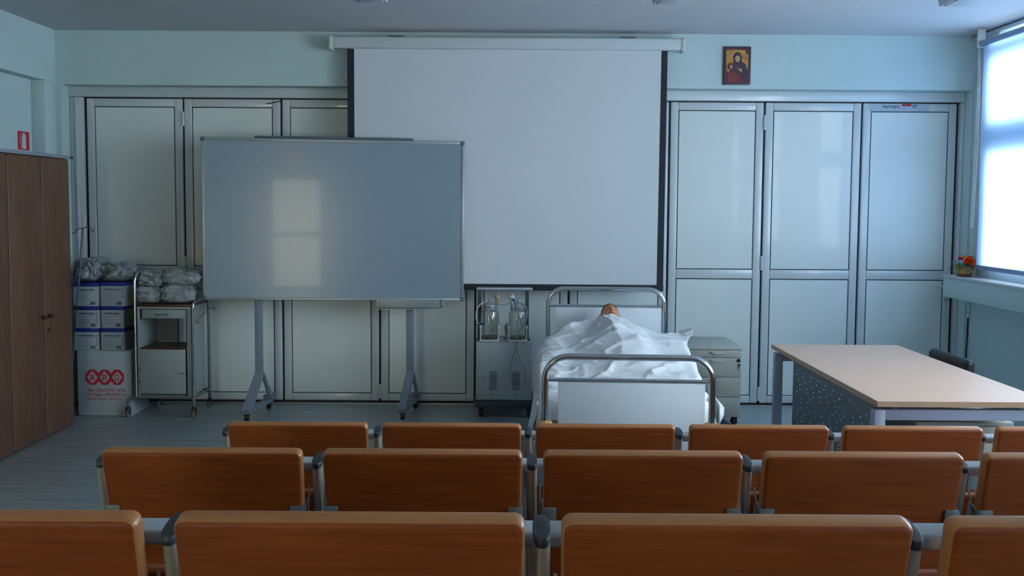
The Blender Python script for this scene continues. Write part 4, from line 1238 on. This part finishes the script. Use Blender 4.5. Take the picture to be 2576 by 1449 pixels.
# ------------------------------------------------------------------ drawer unit beside the bed
def drawer_unit(name, label, loc, w, d_, zt, fronts, rz=0.0):
    t = thing(name, label, 'drawer unit', loc, rz)
    hw_ = w / 2
    MB().box(-hw_ + 0.004, hw_ - 0.002, 0.012, d_ - 0.005, 0.062, zt - 0.018).build('carcass', M['cream'], t)
    MB().box(-hw_, hw_ + 0.004, -0.006, d_, zt - 0.018, zt, bev=0.002).build('top_board', M['cream_top'], t)
    for k, (z0_, z1_) in enumerate(fronts):
        dr = MB().box(-hw_ + 0.004, hw_ - 0.004, -0.004, 0.012, z0_, z1_, bev=0.0015).build('drawer', M['cream'], t)
        if k < 3:
            zc = z1_ - 0.020 if k else (z0_ + z1_) / 2 + 0.010
            MB().tube(spline([(-0.040, -0.004, zc + 0.003), (-0.030, -0.018, zc + 0.002), (0.005, -0.022, zc - 0.007), (0.045, -0.018, zc - 0.002), (0.066, -0.004, zc + 0.005)], 20), 0.0042, 8).build('pull', M['alu'], dr)
        if k == 1:
            kx = hw_ - 0.024
            MB().lathe([(0.011, -0.016), (0.013, -0.010), (0.010, -0.004)], (kx, 0, z1_ - 0.016), n=14, axis='y').box(kx - 0.006, kx + 0.012, -0.012, -0.006, z1_ - 0.030, z1_ - 0.014, bev=0.002).build('lock', M['gasket'], dr)
            MB().lathe([(0.008, -0.014), (0.008, -0.008)], (kx + 0.004, 0, z1_ - 0.050), n=12, axis='y').box(kx + 0.002, kx + 0.006, -0.012, -0.010, z1_ - 0.085, z1_ - 0.055).box(kx - 0.002, kx + 0.006, -0.012, -0.010, z1_ - 0.07, z1_ - 0.045).build('key', M['gasket'], dr)
    for (xx, yy2) in ((-hw_ + 0.04, 0.04), (hw_ - 0.04, 0.04), (-hw_ + 0.04, d_ - 0.04), (hw_ - 0.04, d_ - 0.04)):
        MB().lathe([(0.010, -0.020), (0.024, -0.016), (0.024, 0.016), (0.010, 0.020)], (xx, yy2, 0.0245), n=16, axis='y').box(xx - 0.018, xx + 0.022, yy2 - 0.016, yy2 + 0.016, 0.040, 0.062, bev=0.003).build('caster', M['wheel'], t)
    return t


drawer_unit('drawer_unit', 'cream wheeled drawer unit with a key in its lock, right of the hospital bed', (1.510, 6.72, 0), 0.395, 0.56, 0.586, [(0.512, 0.565), (0.365, 0.508), (0.217, 0.361), (0.067, 0.213)])

# ------------------------------------------------------------------ desk
t = thing('teacher_desk', 'beech-topped desk with a silver frame and perforated dark side panel', 'desk', (2.065, 4.96, 0))
MB().box(-0.40, 0.405, -0.848, 0.850, 0.722, 0.750, bev=0.0015, seg=1).build('desktop', [M['beech']], t)
MB().box(-0.401, -0.3995, -0.846, 0.848, 0.7235, 0.7485).box(-0.398, 0.403, -0.8492, -0.848, 0.7235, 0.7485).build('edge_band', M['beech_edge'], t)
for sy, y_ in ((-1, -0.80), (1, 0.785)):
    for sx, x in ((-1, -0.375), (1, 0.37)):
        MB().box(x - 0.025, x + 0.025, y_ - 0.025, y_ + 0.025, 0.0, 0.705, bev=0.003).build('leg', M['lilac'], t)
    MB().box(-0.35, 0.345, y_ - 0.02, y_ + 0.02, 0.655, 0.705, bev=0.003).build('end_rail', M['lilac'], t)
    for x in (-0.30, 0.28):
        MB().lathe([(0.012, 0.704), (0.012, 0.723)], (x, y_, 0), n=14).build('spacer', M['lilac'], t)
MB().box(-0.30, -0.27, -0.775, 0.76, 0.66, 0.70).box(0.27, 0.30, -0.775, 0.76, 0.66, 0.70).build('long_rail', M['lilac'], t)
# perforated panel with real slots
pv, pf = [], []
ysp, zsp = [], []
yv = -0.76
ysp.append(yv)
while yv < 0.50:
    yv += 0.024
    ysp.append(yv)
zv = 0.30
zsp.append(zv)
while zv < 0.69:
    zv += 0.020
    zsp.append(zv)
    zv += 0.006
    zsp.append(zv)
zsp.append(0.705)
idx = {}
for i, yy_ in enumerate(ysp):
    for j, zz_ in enumerate(zsp):
        idx[(i, j)] = len(pv)
        pv.append((-0.362, yy_, zz_))
for i in range(len(ysp) - 1):
    for j in range(len(zsp) - 1):
        slot = (j % 2 == 1) and 1 < i < len(ysp) - 3 and 1 < j < len(zsp) - 3 and ((i + (j // 2) * 2) % 5 == 0 if (j // 2) % 2 else (i + (j // 2)) % 5 == 2)
        if not slot:
            pf.append((idx[(i, j)], idx[(i + 1, j)], idx[(i + 1, j + 1)], idx[(i, j + 1)]))
mp_ = MB().add(pv, pf).build('perforated_panel', M['perf'], t, smooth=0)
mp_.modifiers.new('t', 'SOLIDIFY').thickness = 0.002
drawer_unit('drawer_unit', 'low cream drawer unit tucked under the near end of the desk', (2.16, 4.30, 0), 0.46, 0.50, 0.612, [(0.52, 0.59), (0.37, 0.515), (0.22, 0.366), (0.067, 0.216)])

# ------------------------------------------------------------------ office chair behind the desk
t = thing('office_chair', 'black leatherette office chair tucked in behind the desk', 'chair', (2.345, 5.27, 0), -PI / 2)
def cushion(name, x0, x1, y0, y1, z0_, z1_, bev_, curve=0.0, axis='y'):
    mb = MB().box(x0, x1, y0, y1, z0_, z1_, bev=bev_, seg=5)
    cx = (x0 + x1) / 2
    if curve:
        mb.v = [(v[0], v[1] + curve * ((v[0] - cx) / ((x1 - x0) / 2)) ** 2, v[2]) for v in mb.v]
    return mb.build(name, M['leather'], t, smooth=70)
cushion('backrest', -0.235, 0.235, 0.205, 0.265, 0.50, 0.782, 0.029, curve=-0.03)
cushion('seat', -0.235, 0.235, -0.24, 0.22, 0.42, 0.49, 0.032)
MB().box(-0.03, 0.03, 0.19, 0.205, 0.38, 0.62, bev=0.004).box(-0.03, 0.03, -0.05, 0.205, 0.39, 0.405, bev=0.004).build('back_support', M['blackplastic'], t)
MB().lathe([(0.03, 0.10), (0.03, 0.25), (0.018, 0.26), (0.018, 0.41)], (0, 0, 0), n=16).build('gas_column', M['blackplastic'], t)
for k in range(5):
    a = 2 * PI * k / 5 + 0.3
    c_, s_ = math.cos(a), math.sin(a)
    lg_ = MB().tube([(0, 0, 0.11), (c_ * 0.15, s_ * 0.15, 0.10), (c_ * 0.28, s_ * 0.28, 0.07)], [0.026, 0.022, 0.014], 10).build('leg', M['blackplastic'], t)
    MB().lathe([(0.012, -0.020), (0.026, -0.016), (0.026, 0.016), (0.012, 0.020)], (c_ * 0.28, s_ * 0.28, 0.0265), n=16, axis='y').build('caster', M['wheel'], lg_)

# ------------------------------------------------------------------ cable on the right wall
t = thing('wall_cable', 'black cable dropping from a short white trunking under the window sill', 'cable', (XR, 7.19, 0.9))
MB().box(-0.016, 0.0, -0.016, 0.016, -0.14, 0.028, bev=0.003).build('trunking', M['sill'], t)
MB().tube(spline([(-0.008, 0.008, -0.135), (-0.008, 0.010, -0.25), (-0.012, 0.010, -0.45), (-0.010, 0.012, -0.65), (-0.008, 0.010, -0.895)], 24), 0.006, 8).build('cable', M['gasket'], t)

# ------------------------------------------------------------------ flower basket on the sill
t = thing('flower_basket', 'small wicker basket of orange and mixed artificial flowers on the window sill', 'flower basket', (3.482, 7.02, 1.103))
bk = MB()
vs, fs = [], []
nb_, rb = 40, 14
for i in range(rb + 1):
    u = i / rb
    r = 0.046 + 0.026 * u
    for j in range(nb_):
        w = 0.004 * math.sin(j * PI / 2 + (i % 2) * PI) + 0.002 * math.sin(i * PI)
        a = 2 * PI * j / nb_
        vs.append(((r + w) * math.cos(a), (r + w) * math.sin(a), 0.006 + 0.072 * u))
for i in range(rb):
    for j in range(nb_):
        fs.append((i * nb_ + j, i * nb_ + (j + 1) % nb_, (i + 1) * nb_ + (j + 1) % nb_, (i + 1) * nb_ + j))
fs.append(tuple(range(nb_ - 1, -1, -1)))
bk.add(vs, fs).build('basket', M['basket'], t, smooth=20)
for r, z in ((0.049, 0.008), (0.051, 0.018)):
    MB().tube([(r * math.cos(2 * PI * k / 32), r * math.sin(2 * PI * k / 32), z) for k in range(32)], 0.005, 8, closed=True).build('basket_rim', M['basket_rim'], t)
MB().tube([(0.073 * math.cos(2 * PI * k / 32), 0.073 * math.sin(2 * PI * k / 32), 0.078) for k in range(32)], 0.004, 8, closed=True).build('basket_rim', M['basket_rim'], t)
MB().lathe([(0.01, 0.055), (0.068, 0.06), (0.068, 0.08), (0.05, 0.095), (0.01, 0.10)], (0, 0, 0), n=20).build('moss', M['fern_dark'], t)
def bloom(c, R_, m, seed, n=46):
    rnd = random.Random(seed)
    b = MB()
    for q in range(n):
        a, e = rnd.uniform(0, 2 * PI), math.acos(rnd.uniform(-0.35, 1))
        dr_ = Vector((math.sin(e) * math.cos(a), math.sin(e) * math.sin(a), math.cos(e)))
        rr = R_ * rnd.uniform(0.78, 1.0)
        tn = dr_.cross(Vector((0.3, 0.2, 1))).normalized()
        bn = dr_.cross(tn).normalized()
        an = rnd.uniform(0, 2 * PI)
        t1 = tn * math.cos(an) + bn * math.sin(an)
        t2_ = dr_.cross(t1)
        w = R_ * 0.36
        c0 = Vector(c)
        pv_ = [c0 + dr_ * rr * 0.3, c0 + dr_ * rr * 0.75 + t1 * w, c0 + dr_ * rr + t1 * w * 0.5 + t2_ * w * 0.2, c0 + dr_ * rr * 1.05, c0 + dr_ * rr - t1 * w * 0.5 - t2_ * w * 0.2, c0 + dr_ * rr * 0.75 - t1 * w]
        b.add(pv_, [(0, 1, 2, 3), (0, 3, 4, 5)])
    return b.build('flower', m, t, smooth=0, fix=False)
bloom((0.012, -0.045, 0.112), 0.044, M['orange_petal'], 1, 90)
bloom((-0.040, -0.010, 0.130), 0.024, M['red_petal'], 2)
bloom((0.032, 0.0, 0.140), 0.020, M['red_petal'], 7)
bloom((0.005, 0.01, 0.145), 0.022, M['yellow_petal'], 3)
bloom((-0.075, -0.02, 0.118), 0.022, M['violet_petal'], 4, 20)
bloom((-0.055, -0.045, 0.118), 0.015, M['violet_petal'], 5, 14)
bloom((0.120, -0.02, 0.098), 0.016, M['yellow_petal'], 6, 16)
def frond(p0, p1, p2, w, m=None):
    b = MB()
    N = 12
    P_ = [Vector(p0), Vector(p1), Vector(p2)]
    pts = [Vector(catmull([tuple(x) for x in P_], i / N)) for i in range(N + 1)]
    b.tube(pts, 0.0012, 5)
    for i in range(1, N):
        tg = (pts[i + 1] - pts[i - 1]).normalized()
        sd = tg.cross(Vector((0.2, -1, 0.3))).normalized()
        L = w * math.sin(PI * (0.12 + 0.85 * i / N)) 
        for s in (-1, 1):
            tip = pts[i] + sd * s * L + tg * L * 0.35
            md = pts[i] + sd * s * L * 0.5
            b.add([pts[i], md + tg * 0.004, tip, md - tg * 0.003], [(0, 1, 2, 3)])
    return b.build('fern_leaf', m or M['fern'], t, smooth=0, fix=False)
frond((-0.04, -0.02, 0.09), (-0.085, -0.03, 0.105), (-0.135, -0.03, 0.050), 0.028, M['fern_dark'])
frond((-0.05, -0.03, 0.09), (-0.080, -0.04, 0.075), (-0.088, -0.04, 0.012), 0.020, M['fern'])
frond((0.04, -0.03, 0.09), (0.075, -0.04, 0.075), (0.088, -0.04, 0.015), 0.026, M['fern'])
frond((0.05, -0.02, 0.095), (0.10, -0.02, 0.095), (0.112, -0.03, 0.030), 0.024, M['fern'])
frond((0.05, 0.0, 0.10), (0.09, 0.0, 0.115), (0.135, 0.0, 0.085), 0.022, M['fern'])
frond((-0.02, -0.06, 0.085), (-0.008, -0.078, 0.065), (0.0, -0.080, 0.030), 0.018, M['fern'])
frond((0.03, 0.01, 0.10), (0.06, 0.01, 0.135), (0.065, 0.01, 0.155), 0.018, M['fern'])
frond((-0.03, -0.04, 0.09), (-0.05, -0.055, 0.10), (-0.035, -0.065, 0.08), 0.024, M['fern_dark'])
MB().tube(spline([(-0.03, 0, 0.12), (-0.06, -0.01, 0.155), (-0.02, -0.01, 0.165), (0.0, 0, 0.14)], 24), 0.001, 5).tube(spline([(0.06, 0, 0.10), (0.09, -0.01, 0.128), (0.12, -0.01, 0.120), (0.13, 0, 0.09)], 24), 0.001, 5).build('tendril', M['fern_dark'], t)

# ------------------------------------------------------------------ auditorium seats
TILT = math.radians(12.5)
SP = 0.5495
def slab(w_top, w_bot, h, th, bev_):
    """vertical slab, top edge at z=0, back surface at y=0, facing -y; outline rounded at the top corners"""
    b = bmesh.new()
    bmesh.ops.create_cube(b, size=1.0)
    for v in b.verts:
        w = w_top if v.co.z > 0 else w_bot
        v.co = Vector((v.co.x * w, v.co.y * th + th / 2, -h / 2 + v.co.z * h))
    ed = [e for e in b.edges if abs(e.verts[0].co.z - e.verts[1].co.z) < 1e-6 and abs(e.verts[0].co.x - e.verts[1].co.x) < 1e-6]
    bmesh.ops.bevel(b, geom=ed, offset=0.016, segments=4, profile=0.5, affect='EDGES')
    b.edges.ensure_lookup_table()
    ed = [e for e in b.edges if e.is_manifold and e.calc_face_angle(0) > 0.9]
    bmesh.ops.bevel(b, geom=ed, offset=bev_, segments=4, profile=0.5, affect='EDGES', clamp_overlap=True)
    b.verts.index_update()
    return MB().bm(b)


def make_seat():
    t = thing('auditorium_seat', 'x', 'seat', (0, 0, 0))
    ZT = 0.843
    R_ = Matrix.Rotation(TILT, 3, 'X')
    def tl(mb, y0=0.0):
        mb.v = [tuple(R_ @ Vector(v) + Vector((0, y0, ZT))) for v in mb.v]
        return mb
    bk_ = slab(0.498, 0.484, 0.44, 0.037, 0.011)
    # the lacquered top and side edges are a lighter, more polished colour than the face
    bk_.mi = []
    for f in bk_.f:
        p = [Vector(bk_.v[i]) for i in f]
        n_ = (p[1] - p[0]).cross(p[2] - p[0])
        n_ = n_.normalized() if n_.length > 0 else Vector((0, 1, 0))
        bk_.mi.append(0 if abs(n_.y) > 0.72 else 1)
    tl(bk_, -0.018).build('backrest', [M['cherry'], M['cherry_edge']], t, smooth=50)
    # folded seat panel in front
    stm = slab(0.47, 0.46, 0.36, 0.030, 0.010)
    stm.v = [(v[0], v[1] + 0.26, v[2] + 0.66) for v in stm.v]
    stm.build('folded_seat', M['cherry'], t, smooth=50)
    # cross rail
    MB().box(-SP / 2, SP / 2 - 0.0005, 0.106, 0.168, 0.760, 0.784, bev=0.006, seg=3).build('cross_rail', M['railgrey'], t)
    # brackets on the back of the panel
    for s in (-1, 1):
        br = MB().box(s * 0.232 - 0.018, s * 0.232 + 0.018, -0.007, 0.0, -0.235, -0.145, bev=0.003)
        br.box(s * 0.2485 - 0.003, s * 0.2485 + 0.003, -0.006, 0.05, -0.235, -0.150, bev=0.002)
        bo = tl(br, -0.018).build('bracket', M['bracket'], t)
        sc = MB().lathe([(0.0055, -0.0095), (0.0055, -0.006)], (s * 0.232, 0, -0.166), n=10, axis='y')
        tl(sc, -0.018).build('screw', M['alu'], bo)
        # curved side strut
        st_ = [(s * 0.2545, 0.050, -0.115), (s * 0.2545, 0.026, -0.15), (s * 0.2535, 0.016, -0.20), (s * 0.2535, 0.02, -0.28)]
        tl(MB().tube(spline(st_, 12), 0.0026, 8, sx=1.0), -0.018).build('side_strut', M['bracket'], t)
    return t


def add_post(t, x):
    ZT = 0.824
    k = math.tan(TILT)
    zt = 0.802
    # oval post leaning like the backrest, down to a foot plate
    vs, fs = [], []
    n = 20
    yc0 = 0.066
    lv = [(zt - 0.002, yc0, 1.0), (0.60, yc0 + 0.035, 1.0), (0.40, yc0 + 0.075, 1.0), (0.20, yc0 + 0.10, 1.1), (0.02, yc0 + 0.11, 1.25)]
    for (z, yc, sc) in lv:
        for q in range(n):
            a = 2 * PI * q / n
            ca, sa = math.cos(a), math.sin(a)
            vs.append((x + 0.0131 * sc * math.copysign(abs(ca) ** 0.75, ca), yc + 0.031 * sc * math.copysign(abs(sa) ** 0.75, sa), z))
    for i in range(len(lv) - 1):
        for q in range(n):
            fs.append((i * n + q, i * n + (q + 1) % n, (i + 1) * n + (q + 1) % n, (i + 1) * n + q))
    fs += [tuple(range(n)), tuple(range((len(lv) - 1) * n, len(lv) * n))]
    MB().add(vs, fs).build('armrest_post', M['satin'], t, smooth=50)
    vs, fs = [], []
    for (z, sc) in ((zt - 0.008, 1.0), (zt - 0.004, 1.04), (zt + 0.004, 1.05), (zt + 0.0065, 1.02), (zt + 0.007, 0.97)):
        for q in range(n):
            a = 2 * PI * q / n
            ca, sa = math.cos(a), math.sin(a)
            vs.append((x + 0.0131 * sc * math.copysign(abs(ca) ** 0.75, ca), yc0 + 0.032 * sc * math.copysign(abs(sa) ** 0.75, sa), z + 0.22 * 0.032 * sc * math.copysign(abs(sa) ** 0.75, sa)))
    for i in range(4):
        for q in range(n):
            fs.append((i * n + q, i * n + (q + 1) % n, (i + 1) * n + (q + 1) % n, (i + 1) * n + q))
    fs += [tuple(range(n)), tuple(range(4 * n, 5 * n))]
    MB().add(vs, fs).build('post_cap', M['blackplastic'], t, smooth=30)
    MB().box(x - 0.030, x + 0.030, yc0 + 0.03, yc0 + 0.22, 0.0, 0.022, bev=0.004).build('foot_plate', M['bracket'], t)


proto = make_seat()
add_post(proto, -SP / 2)
ROWS = [
    ('front', 3.227, 0.0, 0, 6, -1.036),
    ('middle', 2.247, 0.170, 0, 5, -1.044),
    ('nearest', 1.275, 0.341, 0, 4, -1.052),
]
WORDS = {
    'front': ['leftmost cherry seat of the farthest row, in front of the whiteboard', 'second cherry seat from the left in the farthest row, before the suction unit', 'cherry seat of the farthest row directly before the bed\'s foot panel', 'cherry seat of the farthest row between the bed and the desk', 'cherry seat of the farthest row in front of the perforated desk panel', 'rightmost cherry seat of the farthest row, cut off by the picture edge'],
    'middle': ['leftmost cherry seat of the middle row, with its free end post', 'second cherry seat from the left in the middle row', 'third cherry seat from the left in the middle row', 'fourth cherry seat from the left in the middle row', 'rightmost cherry seat of the middle row, cut off by the picture edge'],
    'nearest': ['leftmost cherry seat of the nearest row, cut off by the picture edge', 'second cherry seat from the left in the nearest row', 'third cherry seat from the left in the nearest row', 'rightmost cherry seat of the nearest row, cut off by the picture edge'],
}
tree = tree_of(proto)
used = False
for (nm, Y0, Z0, _, n, xa) in ROWS:
    last = None
    for k in range(n):
        o = proto if not used else copy_tree(proto, tree)
        used = True
        o.location = (xa + SP * (k + 0.5) , Y0, Z0)
        o['label'] = WORDS[nm][k]
        o['group'] = 'cherry seats of the %s row' % ('farthest' if nm == 'front' else nm)
        last = o
    for src in tree[proto.name]:
        if src.name.split('.')[0] in ('armrest_post', 'post_cap', 'foot_plate'):
            c = src.copy()
            COL.objects.link(c)
            c.parent = last
            c.location = (SP, 0, 0)
bpy.context.view_layer.update()
